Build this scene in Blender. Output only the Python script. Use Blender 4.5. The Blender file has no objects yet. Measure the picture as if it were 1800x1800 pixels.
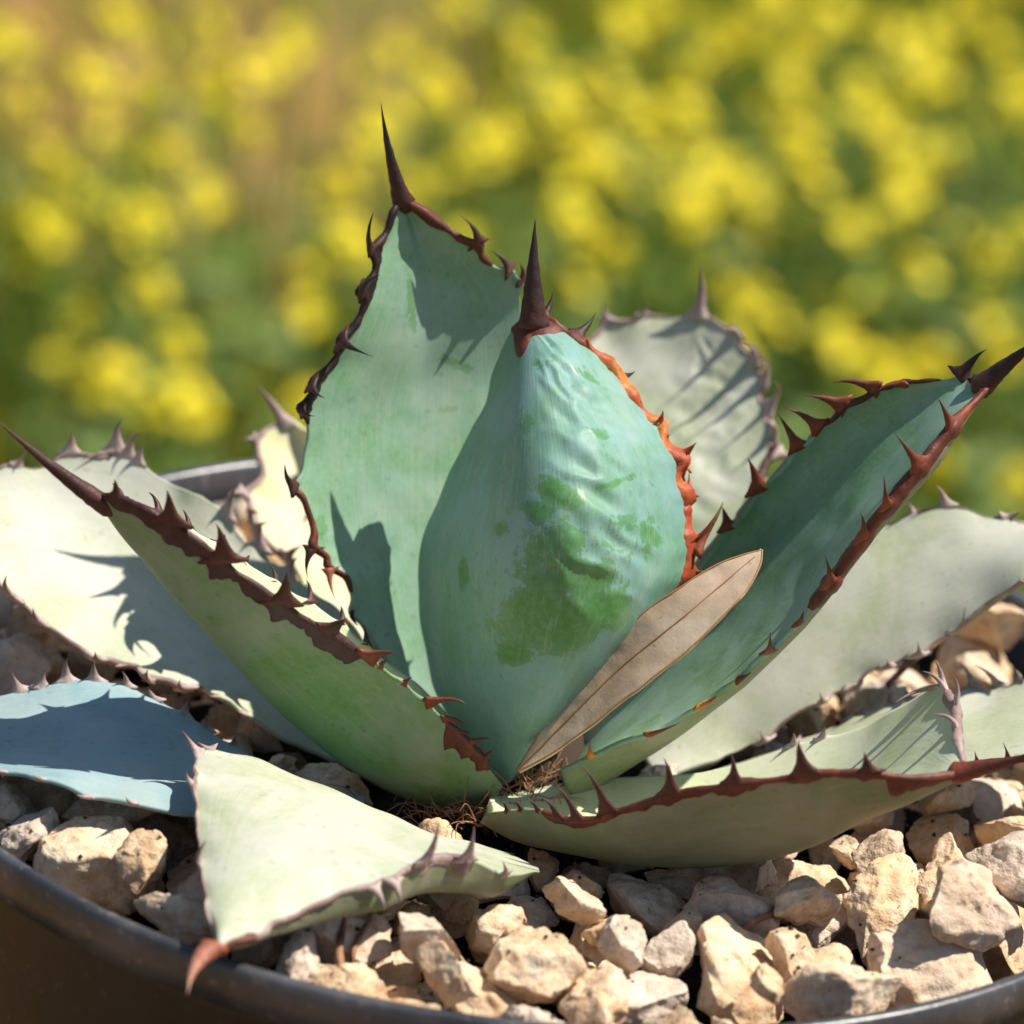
import bpy, math, random
import numpy as np
from mathutils import Vector, Matrix, noise

random.seed(7)
rng = np.random.default_rng(11)
scene = bpy.context.scene
C = scene.collection

# ------------------------------------------------------------------ camera
# local frame: millimetres, origin at the centre of the pot rim, x right, y away, z up
RIM = 0.74                                   # rim height above the meadow, metres
FPX, DIST = 9000.0, 900.0                    # focal length in photo pixels, distance to rim centre in mm
ELEV, ROLL = math.radians(25.32), math.radians(6.46)
OX, OY = 954.6, 1247.6                       # rim centre in the 1800 px photograph
ce, se, cr, sr = math.cos(ELEV), math.sin(ELEV), math.cos(ROLL), math.sin(ROLL)
VIEW = np.array([0, ce, -se]); RIGHT = np.array([1.0, 0, 0]); UP = np.array([0, se, ce])
CAM = -VIEW * DIST

def W(p):                                     # local mm -> world metres
    return Vector((p[0] * .001, p[1] * .001, p[2] * .001 + RIM))

cam_d = bpy.data.cameras.new('camera'); cam = bpy.data.objects.new('camera', cam_d); C.objects.link(cam)
scene.camera = cam
img_right = cr * RIGHT + sr * UP              # rolled axes
img_up = -sr * RIGHT + cr * UP
m3 = Matrix((Vector(img_right), Vector(img_up), Vector(-VIEW))).transposed()
cam.matrix_world = Matrix.Translation(W(CAM)) @ m3.to_4x4()
cam_d.sensor_width = 36; cam_d.lens = 36 * FPX / 1800
cam_d.shift_x = (900 - OX) / 1800; cam_d.shift_y = (OY - 900) / 1800
cam_d.clip_start = .05; cam_d.clip_end = 2000
cam_d.dof.use_dof = True; cam_d.dof.focus_distance = .866; cam_d.dof.aperture_fstop = 14.5
cam_d.dof.aperture_blades = 0

# ------------------------------------------------------------------ light
SUN = Vector((.66, .13, 1.13)).normalized()
world = bpy.data.worlds.new('World'); scene.world = world; world.use_nodes = True
wn = world.node_tree; wn.nodes.clear()
sky = wn.nodes.new('ShaderNodeTexSky'); sky.sky_type = 'NISHITA'; sky.sun_disc = False
sky.sun_elevation = math.asin(SUN.z); sky.sun_rotation = math.atan2(SUN.x, SUN.y)
sky.air_density = 1.2; sky.dust_density = .6; sky.ozone_density = 1.5
bg = wn.nodes.new('ShaderNodeBackground'); bg.inputs[1].default_value = .072
wo = wn.nodes.new('ShaderNodeOutputWorld')
wn.links.new(sky.outputs[0], bg.inputs[0]); wn.links.new(bg.outputs[0], wo.inputs[0])
sun_d = bpy.data.lights.new('sun', 'SUN'); sun_d.energy = 5.0; sun_d.angle = math.radians(.5); sun_d.color = (1, .94, .84)
sun = bpy.data.objects.new('sun', sun_d); C.objects.link(sun)
sun.rotation_euler = SUN.to_track_quat('Z', 'Y').to_euler(); sun.location = (1, -1, 3)
scene.view_settings.view_transform = 'Standard'; scene.view_settings.look = 'None'
scene.view_settings.exposure = 0.56; scene.view_settings.gamma = 1
scene.cycles.max_bounces = 5; scene.cycles.diffuse_bounces = 3; scene.cycles.glossy_bounces = 2

# ------------------------------------------------------------------ helpers
def P(px, py, y=None, z=None):                # photo pixel on the plane y=.. or z=.. (local mm)
    dx, dy = px - OX, py - OY
    u = cr * dx + sr * dy; v = -sr * dx + cr * dy
    d = VIEW + RIGHT * (u / FPX) - UP * (v / FPX)
    t = (y - CAM[1]) / d[1] if y is not None else (z - CAM[2]) / d[2]
    return CAM + d * t

def proj(p):                                  # local mm array (...,3) -> photo pixels
    q = np.asarray(p, float) - CAM
    dep = q @ VIEW; u = (q @ RIGHT) / dep * FPX; v = -(q @ UP) / dep * FPX
    return np.stack([OX + cr * u - sr * v, OY + sr * u + cr * v], -1)

def mesh_obj(name, verts, faces, mat, parent=None, smooth=True, local=True, attrs=None, uv=None):
    me = bpy.data.meshes.new(name)
    v = np.asarray(verts, float)
    if local:
        v = v * .001
        if parent is None: v = v + np.array([0, 0, RIM])
    me.from_pydata(v.tolist(), [], [list(f) for f in faces])
    if smooth: me.polygons.foreach_set('use_smooth', [True] * len(me.polygons))
    for k, a in (attrs or {}).items():
        at = me.attributes.new(k, 'FLOAT', 'POINT'); at.data.foreach_set('value', np.asarray(a, np.float32))
    if uv is not None:
        ul = me.uv_layers.new(name='UVMap'); li = np.empty(len(me.loops), np.int32); me.loops.foreach_get('vertex_index', li)
        ul.data.foreach_set('uv', np.asarray(uv, np.float32)[li].ravel())
    me.materials.append(mat); me.update()
    o = bpy.data.objects.new(name, me); C.objects.link(o)
    if parent is not None: o.parent = parent
    return o

def empty(name, loc_mm=None, loc=None):
    o = bpy.data.objects.new(name, None); C.objects.link(o); o.empty_display_size = .01
    o.location = W(loc_mm) if loc_mm is not None else loc
    return o

def tag(o, label=None, cat=None, group=None, kind=None):
    if label: o['label'] = label
    if cat: o['category'] = cat
    if group: o['group'] = group
    if kind: o['kind'] = kind
    return o

def spline(pts, n):                           # Catmull-Rom, resampled evenly by arc length
    p = np.asarray(pts, float); q = np.vstack([2 * p[0] - p[1], p, 2 * p[-1] - p[-2]]); out = []
    for i in range(1, len(q) - 2):
        t = np.linspace(0, 1, 24, endpoint=False)[:, None]
        a, b, c, d = q[i - 1], q[i], q[i + 1], q[i + 2]
        out.append(.5 * (2 * b + (c - a) * t + (2 * a - 5 * b + 4 * c - d) * t * t + (3 * b - a - 3 * c + d) * t ** 3))
    out = np.vstack(out + [p[-1:]])
    s = np.r_[0, np.cumsum(np.linalg.norm(np.diff(out, axis=0), axis=1))]
    x = np.linspace(0, s[-1], n)
    return np.stack([np.interp(x, s, out[:, k]) for k in range(p.shape[1])], 1)

def unit(v): return v / (np.linalg.norm(v, axis=-1, keepdims=True) + 1e-12)

def nz(p, s, seed=0.0):
    return noise.noise(Vector((p[0] * s + seed, p[1] * s - seed * .7, p[2] * s + seed * 1.3)))

# ------------------------------------------------------------------ node helper
class NT:
    def __init__(self, name):
        self.m = bpy.data.materials.new(name); self.m.use_nodes = True
        self.t = self.m.node_tree; self.t.nodes.clear()
        self.out = self.t.nodes.new('ShaderNodeOutputMaterial'); self.b = self.n('ShaderNodeBsdfPrincipled')
        self.l(self.b.outputs[0], self.out.inputs[0])
    def n(self, t, **k):
        x = self.t.nodes.new(t)
        for a, b in k.items(): setattr(x, a, b)
        return x
    def l(self, a, b): self.t.links.new(a, b)
    def coord(self, which='Object', scale=(1, 1, 1)):
        c = self.n('ShaderNodeTexCoord'); m = self.n('ShaderNodeMapping'); m.inputs['Scale'].default_value = scale
        self.l(c.outputs[which], m.inputs[0]); return m.outputs[0]
    def noise(self, vec, scale, detail=3, rough=.55, dist=0):
        x = self.n('ShaderNodeTexNoise'); x.inputs['Scale'].default_value = scale; x.inputs['Detail'].default_value = detail
        x.inputs['Roughness'].default_value = rough; x.inputs['Distortion'].default_value = dist
        self.l(vec, x.inputs['Vector']); return x.outputs['Fac']
    def ramp(self, fac, stops):
        r = self.n('ShaderNodeValToRGB'); e = r.color_ramp.elements
        while len(e) < len(stops): e.new(.5)
        for i, (p, c) in enumerate(stops):
            e[i].position = p; e[i].color = (*c, 1) if len(c) == 3 else c
        self.l(fac, r.inputs[0]); return r.outputs[0]
    def mix(self, fac, a, b):
        x = self.n('ShaderNodeMix', data_type='RGBA')
        for s, v in ((x.inputs[0], fac), (x.inputs[6], a), (x.inputs[7], b)):
            if isinstance(v, (int, float)): s.default_value = v
            elif isinstance(v, tuple): s.default_value = (*v, 1)
            else: self.l(v, s)
        return x.outputs[2]
    def math(self, op, a, b=0.0, c=0.0):
        x = self.n('ShaderNodeMath', operation=op)
        for s, v in zip(x.inputs, (a, b, c)):
            if isinstance(v, (int, float)): s.default_value = v
            else: self.l(v, s)
        return x.outputs[0]
    def attr(self, name, out='Fac'):
        a = self.n('ShaderNodeAttribute', attribute_name=name); return a.outputs[out]
    def bump(self, h, strength, dist, prev=None):
        b = self.n('ShaderNodeBump'); b.inputs['Strength'].default_value = strength; b.inputs['Distance'].default_value = dist
        self.l(h, b.inputs['Height'])
        if prev is not None: self.l(prev, b.inputs['Normal'])
        self.l(b.outputs[0], self.b.inputs['Normal']); return b.outputs[0]
    def set(self, **k):
        for a, v in k.items():
            s = self.b.inputs[a.replace('_', ' ')]
            if isinstance(v, (int, float)): s.default_value = v
            elif isinstance(v, tuple): s.default_value = (*v, 1)
            else: self.l(v, s)

def leaf_mat(name, bloom, green, pale, amt, rough=.5):
    t = NT(name); oc = t.coord('Object'); uv = t.coord('UV', (2.0, 26, 1)); uv2 = t.coord('UV', (3, 3, 1))
    streak = t.noise(uv, 2.2, 2, .6); blot = t.noise(oc, 55, 3, .6, .6); fine = t.noise(oc, 900, 2, .6)
    rub = t.attr('rub')                                             # waxy bloom rubbed or washed off
    edge = t.noise(oc, 160, 4, .7, .4)
    f = t.math('ADD', t.math('MULTIPLY', t.math('SUBTRACT', edge, .5), 1.5), rub)
    f = t.math('ADD', f, t.math('MULTIPLY', t.math('SUBTRACT', fine, .5), .5))
    mask = t.ramp(f, [(.45, (0, 0, 0)), (.52, (.75, .75, .75)), (.85, (1, 1, 1))])
    soft = t.math('MULTIPLY', t.ramp(blot, [(.42, (0, 0, 0)), (.62, (1, 1, 1))]), amt)
    c = t.mix(soft, bloom, green)
    c = t.mix(t.math('MULTIPLY', t.ramp(streak, [(.45, (0, 0, 0)), (.75, (1, 1, 1))]), .24), c, pale)
    scar = t.noise(oc, 150, 1, .5, 2.6)                             # fine curved bud imprint scars
    c = t.mix(t.math('MULTIPLY', t.ramp(scar, [(.60, (0, 0, 0)), (.64, (1, 1, 1)), (.68, (0, 0, 0))]), t.math('MULTIPLY', soft, .7)), c, green)
    c = t.mix(mask, c, tuple(x * .9 for x in green))
    speck = t.ramp(t.noise(oc, 620, 0, .5), [(.74, (0, 0, 0)), (.80, (1, 1, 1))])
    c = t.mix(t.math('MULTIPLY', speck, .25), c, tuple(x * .4 for x in green))
    scr = t.noise(t.coord('UV', (2.5, 16, 1)), 3.0, 3, .7, 1.2)                 # dry scuffs and water marks along the blade
    c = t.mix(t.math('MULTIPLY', t.ramp(scr, [(.60, (0, 0, 0)), (.66, (1, 1, 1)), (.72, (0, 0, 0))]), .45), c, tuple(.5 * a + .5 * b for a, b in zip(pale, (.34, .27, .17))))
    dust = t.ramp(t.noise(oc, 30, 3, .65, .8), [(.50, (0, 0, 0)), (.68, (1, 1, 1))])
    c = t.mix(t.math('MULTIPLY', dust, .35), c, tuple(.6 * a + .4 * b for a, b in zip(pale, (.55, .50, .38))))
    grain = t.ramp(fine, [(.40, (0, 0, 0)), (.72, (1, 1, 1))])
    c = t.mix(t.math('MULTIPLY', grain, .22), c, pale)
    t.set(Base_Color=c, Roughness=t.math('SUBTRACT', rough + .06, t.math('MULTIPLY', mask, .18)), Specular_IOR_Level=.42)
    nb = t.bump(fine, .28, .00012)
    t.bump(streak, .13, .0005, nb)
    return t.m

def spine_mat(name, base, mid, tip, rough=.55):
    t = NT(name); oc = t.coord('Object'); g = t.attr('g'); k = t.noise(oc, 330, 4, .65)
    c = t.ramp(t.math('ADD', g, t.math('MULTIPLY', t.math('SUBTRACT', k, .5), .5)), [(.05, base), (.5, mid), (.95, tip)])
    c = t.mix(t.math('MULTIPLY', t.ramp(t.noise(oc, 900, 3), [(.45, (0, 0, 0)), (.7, (1, 1, 1))]), .4), c, tuple(x * .45 for x in mid))
    t.set(Base_Color=c, Roughness=rough, Specular_IOR_Level=.35)
    t.bump(k, .5, .0006)
    return t.m

M = {}
M['fresh'] = leaf_mat('leaf_fresh', (.200, .335, .245), (.115, .265, .105), (.33, .43, .33), .8)
M['blue'] = leaf_mat('leaf_blue_bloom', (.155, .295, .265), (.070, .215, .045), (.26, .39, .34), .45)
M['outer'] = leaf_mat('leaf_outer_face', (.165, .245, .130), (.095, .215, .040), (.25, .31, .20), .9)
M['outer_grey'] = leaf_mat('leaf_outer_grey', (.190, .195, .120), (.12, .17, .068), (.27, .26, .18), .8)  # grey-green outer face, darkened to carry its shade and the stones' bounce
M['inner_pale'] = leaf_mat('leaf_inner_pale', (.54, .58, .42), (.44, .50, .22), (.64, .65, .52), .6)  # pale inner face, lightened to put its sunlit contrast into the colour
M['old'] = leaf_mat('leaf_old_pale', (.435, .445, .365), (.315, .355, .20), (.56, .55, .465), .85, .55)
M['cream'] = leaf_mat('leaf_cream', (.58, .55, .35), (.46, .44, .20), (.66, .63, .46), .6, .55)
M['shade_blue'] = leaf_mat('leaf_shade_blue', (.22, .335, .36), (.14, .25, .25), (.34, .42, .42), .6, .55)  # blue of the leaf's shade put into its base colour
M['sp_dark'] = spine_mat('spine_dark', (.060, .018, .012), (.022, .010, .009), (.012, .008, .008))
M['sp_brown'] = spine_mat('spine_brown', (.085, .026, .017), (.048, .016, .013), (.08, .040, .032))
M['sp_red'] = spine_mat('spine_red', (.20, .048, .020), (.11, .026, .015), (.08, .025, .018))
M['sp_darkred'] = spine_mat('spine_dark_red', (.13, .028, .018), (.075, .018, .014), (.03, .012, .01))
M['sp_orange'] = spine_mat('spine_orange', (.58, .22, .045), (.36, .070, .020), (.30, .045, .02))
M['sp_grey'] = spine_mat('spine_grey', (.46, .36, .33), (.29, .20, .175), (.16, .10, .09), .6)
M['sp_cream'] = spine_mat('spine_cream', (.20, .04, .018), (.36, .12, .05), (.72, .60, .34))

# ------------------------------------------------------------------ setting: ground
DROP = -RIM * 1000
def ground_h(x, y):                           # local mm: a low bank under the pot, meadow behind
    r = math.hypot(x, y - 0) ; k = min(1, max(0, (r - 230) / 420)); k = k * k * (3 - 2 * k)
    return -205 + (DROP + 205) * k + 10 * noise.noise(Vector((x * .004, y * .004, 3.1))) * k

def make_ground():
    xs = sorted(set([-400000, -120000, -40000, -12000, -6000] + list(range(-3600, 3601, 90)) + [6000, 12000, 40000, 120000, 400000]))
    ys = sorted(set([-400000, -120000, -40000, -12000, -6000, -3000] + list(range(-1500, 6001, 90)) + [9000, 15000, 40000, 120000, 400000]))
    v = [(x, y, ground_h(x, y)) for y in ys for x in xs]; nx = len(xs)
    f = [(j * nx + i, j * nx + i + 1, (j + 1) * nx + i + 1, (j + 1) * nx + i) for j in range(len(ys) - 1) for i in range(nx - 1)]
    nb = [max(0, min(1, (1150 - math.hypot(x, y)) / 500)) for y in ys for x in xs]  # unseen ground round the pot, darkened to cut bounce on its wall
    t = NT('meadow_soil'); oc = t.coord('Object')
    a = t.noise(oc, 2.1, 4, .6); b = t.noise(oc, 14, 4, .65)
    c = t.ramp(a, [(.36, (.14, .12, .03)), (.48, (.32, .18, .07)), (.60, (.44, .20, .10)), (.72, (.48, .21, .12))])
    c = t.mix(t.math('MULTIPLY', b, .4), c, (.16, .13, .05))
    c = t.mix(t.attr('bounce_cut'), c, (.035, .030, .020))
    t.set(Base_Color=c, Roughness=.95, Specular_IOR_Level=.1); t.bump(b, .6, .02)
    o = mesh_obj('ground', v, f, t.m, attrs={'bounce_cut': nb}); tag(o, kind='structure'); return o
make_ground()

# ------------------------------------------------------------------ pot
pot = empty('nursery_pot', (0, 0, -205))
tag(pot, 'round black plastic nursery pot holding the agave and gravel', 'pot')
def lathe(name, prof, mat, parent, zoff=0, n=160, uneven=0.0):
    v, f = [], []
    for (r, z) in prof:
        for i in range(n):
            a = 2 * math.pi * i / n; w = uneven * noise.noise(Vector((math.cos(a) * 1.5, math.sin(a) * 1.5, .3)))
            v.append(((r + w) * math.cos(a), (r + w) * math.sin(a), z + .5 * w + zoff))
    for j in range(len(prof) - 1):
        for i in range(n):
            i2 = (i + 1) % n; f.append((j * n + i, j * n + i2, (j + 1) * n + i2, (j + 1) * n + i))
    return mesh_obj(name, v, f, mat, parent)
t = NT('black_plastic'); oc = t.coord('Object'); k = t.noise(oc, 60, 4, .6); st = t.noise(t.coord('Object', (1, 1, .06)), 160, 3)
c = t.mix(t.ramp(k, [(.4, (0, 0, 0)), (.75, (1, 1, 1))]), (.007, .007, .008), (.020, .018, .018))
sc = t.noise(oc, 420, 3, .7)
c = t.mix(t.math('MULTIPLY', t.ramp(sc, [(.62, (0, 0, 0)), (.72, (1, 1, 1))]), .35), c, (.13, .12, .11))
t.set(Base_Color=c, Roughness=t.math('ADD', .28, t.math('MULTIPLY', k, .3)), Specular_IOR_Level=.38)
t.bump(st, .12, .0006, t.bump(sc, .15, .0003)); M['plastic'] = t.m
t = NT('scuffed_rim_plastic'); oc = t.coord('Object'); k = t.noise(oc, 45, 4, .6); sc = t.noise(oc, 380, 3, .7)
c = t.mix(t.ramp(k, [(.4, (0, 0, 0)), (.7, (1, 1, 1))]), (.03, .031, .036), (.085, .085, .092))
c = t.mix(t.math('MULTIPLY', t.ramp(sc, [(.58, (0, 0, 0)), (.70, (1, 1, 1))]), .5), c, (.24, .21, .18))
t.set(Base_Color=c, Roughness=.34, Specular_IOR_Level=.5); t.bump(sc, .3, .0003); M['rim'] = t.m
Z0 = 205
lathe('wall', [(1, 1), (86, 1), (88, 0), (89.5, 3), (114.4, 196), (114.6, 198.5), (112.4, 198.5), (109.5, 180), (90, 20), (1, 18)], M['plastic'], pot, 0, uneven=.5)
lathe('rim', [(112.3, 197.5), (112.6, 204.0), (113.2, 205), (114.6, 205.2), (115.3, 204.4), (115.5, 201.0), (115.2, 197.6), (114.5, 197.0), (112.3, 197.5)], M['rim'], pot, 0, uneven=.5)

# ------------------------------------------------------------------ agave
PC = P(872, 1392, z=-12)                      # plant centre on the soil
agave = empty('agave_plant', PC)
tag(agave, 'spiny blue-green agave rosette potted in black pot with cream gravel', 'agave')
AG0 = PC.copy()
LEAFPTS = []                                  # for gravel clearance

class Leaf: pass

def leaf(L, Mid, R, mat, off, thick=(5.5, 1.6), nu=110, nv=44, p=2.0, teeth=(), auto=(), wav=.5, seed=0.0,
         relief=0.0, rubs=(), label=None, scal=1.0, mats=('sp_brown',), crease=0.0, mat2=None, tp=3, tlen=.05, tbas=0, odir=None, lean=0.0, yaw=0.0):
    l = Leaf(); l.teeth = []
    top = min(q[1] for q in Mid); bot = max(q[1] for q in Mid)
    g = lambda a: spline([P(q[0], q[1], y=q[2] + lean * max(0, (bot - q[1]) / (bot - top)) ** .9) for q in a], nu)
    Lc, Mc, Rc = g([(a, b, y - yaw * min(1, 3 * k / len(L), 3 * (len(L) - 1 - k) / len(L))) for k, (a, b, y) in enumerate(L)]), g(Mid), g([(a, b, y + yaw * min(1, 3 * k / len(R), 3 * (len(R) - 1 - k) / len(R))) for k, (a, b, y) in enumerate(R)])
    u = np.linspace(0, 1, nu)
    # find where listed teeth sit on the margins
    bul = {-1: np.zeros(nu), 1: np.zeros(nu)}; tl = []
    for side, bx, by, tx, ty, *rest in teeth:
        cur = Lc if side < 0 else Rc; pp = proj(cur); i = int(np.argmin(np.hypot(pp[:, 0] - bx, pp[:, 1] - by)))
        i = min(max(i, 2), nu - 4); tl.append((side, i, (tx - bx, ty - by), rest))
        bul[side] += np.exp(-((u - u[i]) / .016) ** 2)
    for side, n, u0, u1, ln in auto:
        for k in range(n):
            uu = u0 + (u1 - u0) * (k + .5 + .3 * (random.random() - .5)) / n; i = int(uu * (nu - 1))
            tl.append((side, i, None, [ln * (.7 + .6 * random.random())])); bul[side] += np.exp(-((u - uu) / .016) ** 2)
    tt = np.sin(np.linspace(-math.pi / 2, math.pi / 2, nv)) * .55 + np.linspace(-1, 1, nv) * .45
    T = tt[None, :, None]
    a3 = ((Rc - Lc) / 2)[:, None, :]; b3 = ((Lc + Rc) / 2 - Mc)[:, None, :]
    S = Mc[:, None, :] + T * a3 + np.abs(T) ** p * b3
    du = np.gradient(S, axis=0); dv = np.gradient(S, axis=1); N = unit(np.cross(du, dv))
    if np.mean(N.reshape(-1, 3) @ np.asarray(off, float)) < 0: N = -N          # N points to the hidden side
    # scalloped, wavy margins
    for side, col in ((-1, 0), (1, nv - 1)):
        cur = Lc if side < 0 else Rc; out = unit(cur - Mc); fall = np.clip(side * tt, 0, 1) ** 7
        wv = np.array([nz(q, .09, seed + 7 * side) + .6 * nz(q, .25, seed + 3) for q in cur])
        env = np.clip(np.minimum(u / .12, (1 - u) / .06), 0, 1)
        d = scal * (1.0 * bul[side] - .35) + wav * wv
        wn2 = wav * 1.3 * np.array([nz(q, .12, seed + 31 * side) for q in cur])
        S = S + (out * (d * env)[:, None])[:, None, :] * fall[None, :, None] + N * (wn2 * env)[:, None, None] * (np.clip(side * tt, 0, 1) ** 4)[None, :, None]
    # soft relief of the blade: bud imprints and undulation
    dis = np.zeros((nu, nv))
    for i in range(nu):
        for j in range(nv):
            q = S[i, j]; dis[i, j] = .55 * nz(q, .045, seed) + .18 * nz(q, .16, seed + 5)
            if relief:
                w = max(0, 1 - abs(tt[j] - .42) / .5) * max(0, min(1, (u[i] - .36) / .15)) * max(0, min(1, (.97 - u[i]) / .12))
                q2 = np.array([u[i] * 15 + 2.4 * tt[j], tt[j] * 2.6, 0.4]); a1 = nz(q2, 1.0, seed) + .5 * nz(q2, 2.1, seed + 2)
                dis[i, j] += relief * w * (1 - 2.6 * min(.6, abs(a1)))
    if crease: dis += crease * np.exp(-(tt[None, :] / .16) ** 2) * np.clip((u - .45) / .5, 0, 1)[:, None]
    envb = np.clip(np.minimum(u / .08, (1 - u) / .05), 0, 1)[:, None]
    S = S - N * (dis * envb)[:, :, None]
    du = np.gradient(S, axis=0); dv = np.gradient(S, axis=1); N2 = unit(np.cross(du, dv))
    N2 = np.where((np.sum(N2 * N, -1, keepdims=True) < 0), -N2, N2)
    th = (thick[0] * (1 - u) ** 1.2 + thick[1] * (1 - (1 - u) ** 1.2))
    edge = np.minimum(1.0, .35 + .65 * th / max(thick)) * .9
    tk = edge[:, None] + (th - edge)[:, None].clip(0) * (1 - np.abs(tt[None, :]) ** tp)
    tk = tk * np.clip((1.02 - u) / tlen, .1, 1)[:, None] ** .8
    if tbas: tk = tk * np.clip(u / tbas, .12, 1)[:, None]
    ND = N2 if odir is None else np.broadcast_to(unit(np.asarray(odir, float)), N2.shape)
    B = S + ND * tk[:, :, None]
    # rubbed bloom field
    rub = np.zeros((nu, nv)); pp = proj(S)
    for (cx, cy, rx, ry, ang, s) in rubs:
        ca, sa = math.cos(math.radians(ang)), math.sin(math.radians(ang))
        X = (pp[..., 0] - cx); Y = (pp[..., 1] - cy); X, Y = (X * ca + Y * sa) / rx, (-X * sa + Y * ca) / ry
        rub = np.maximum(rub, s * np.clip(1.35 - np.hypot(X, Y), 0, 1))
    verts = np.vstack([S.reshape(-1, 3), B.reshape(-1, 3)]); n0 = nu * nv; F = []
    idx = lambda i, j: i * nv + j
    for i in range(nu - 1):
        for j in range(nv - 1):
            F.append((idx(i, j), idx(i, j + 1), idx(i + 1, j + 1), idx(i + 1, j)))
            F.append((n0 + idx(i, j), n0 + idx(i + 1, j), n0 + idx(i + 1, j + 1), n0 + idx(i, j + 1)))
        F.append((idx(i, 0), idx(i + 1, 0), n0 + idx(i + 1, 0), n0 + idx(i, 0)))
        F.append((idx(i, nv - 1), n0 + idx(i, nv - 1), n0 + idx(i + 1, nv - 1), idx(i + 1, nv - 1)))
    for j in range(nv - 1):
        F.append((idx(0, j), n0 + idx(0, j), n0 + idx(0, j + 1), idx(0, j + 1)))
        F.append((idx(nu - 1, j), idx(nu - 1, j + 1), n0 + idx(nu - 1, j + 1), n0 + idx(nu - 1, j)))
    UV = np.stack(np.meshgrid(u, (tt + 1) / 2, indexing='ij'), -1).reshape(-1, 2)
    o = mesh_obj('leaf', verts - AG0, F, M[mat], agave, attrs={'rub': np.r_[rub.ravel(), np.zeros(n0)]}, uv=np.vstack([UV, UV]))
    if mat2:
        o.data.materials.append(M[mat2])
        mi = np.array([1 if min(q) >= n0 else 0 for q in F], np.int32); o.data.polygons.foreach_set('material_index', mi)
    if label: o['label'] = label
    l.bul = bul
    l.o, l.S, l.B, l.N, l.u, l.tt, l.nv, l.nu = o, S, B, N2, u, tt, nv, nu
    LEAFPTS.append(B.reshape(-1, 3)); LEAFPTS.append(S.reshape(-1, 3))
    # teeth
    for side, i, d, rest in tl:
        col = 0 if side < 0 else nv - 1
        b = (S[i, col] + B[i, col]) / 2; tan = unit(S[min(i + 1, nu - 1), col] - S[i - 1, col]); outw = unit(S[i, col] - S[i, col + (6 if side < 0 else -6)])
        mt = mats[0] if side < 0 or len(mats) < 2 else mats[1]
        if d is None:
            ln = rest[0]; tip = b + outw * ln * .75 + tan * ln * random.choice((-.5, .45, .6)) - N2[i, col] * ln * (.3 + .5 * random.random()); w = .42 * ln; dy = 0
        else:
            pb = proj(b); dy = rest[0] if rest else -1.5
            tip = P(pb[0] + d[0], pb[1] + d[1], y=b[1] + dy); ln = float(np.linalg.norm(tip - b)); w = rest[1] if len(rest) > 1 else min(2.3, .30 * ln + .5)
            if len(rest) > 2: mt = rest[2]
        bd = unit(outw * 1.0 + tan * random.uniform(-.5, .5)); horn('tooth', b - outw * .6, tip, tan, w * .60, min(.75, .26 * w + .20), M[mt], o, bd, tan, n=13, bendk=random.uniform(.22, .42), flare=2.2, pw=1.5)
    return l

def horn(name, b, tip, tan, w, th, mat, parent, bend, tan2=None, n=11, k=9, bendk=.22, flare=1.6, pw=1.15, tin=False):
    ax = tip - b; ln = np.linalg.norm(ax); axu = ax / ln
    c1 = b + ax * .45 + np.asarray(bend) * ln * bendk
    e1 = unit(tan - axu * (tan @ axu)); e2 = np.cross(axu, e1)
    v, f, g = [], [], []
    for i in range(n):
        s = i / (n - 1); p = (1 - s) ** 2 * b + 2 * s * (1 - s) * c1 + s * s * tip
        fl = (1 - s) ** pw; wa = w * (fl + (flare - 1) * max(0, 1 - s * 3.2) ** 2) + .05; wb = th * (1 - s) ** .9 + .05
        if tin: q0 = min(1, .25 + s * 7); wa *= q0; wb *= q0
        for j in range(k):
            a = 2 * math.pi * j / k; q = p + e1 * wa * math.cos(a) + e2 * wb * math.sin(a)
            rr = 1 + .14 * nz(q, .9, 2.0)
            v.append(p + (q - p) * rr); g.append(s)
    for i in range(n - 1):
        for j in range(k):
            j2 = (j + 1) % k; f.append((i * k + j, i * k + j2, (i + 1) * k + j2, (i + 1) * k + j))
    f.append(tuple(range(k))[::-1]); f.append(tuple((n - 1) * k + j for j in range(k)))
    return mesh_obj(name, np.array(v) - AG0, f, mat, parent, attrs={'g': g})

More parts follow.
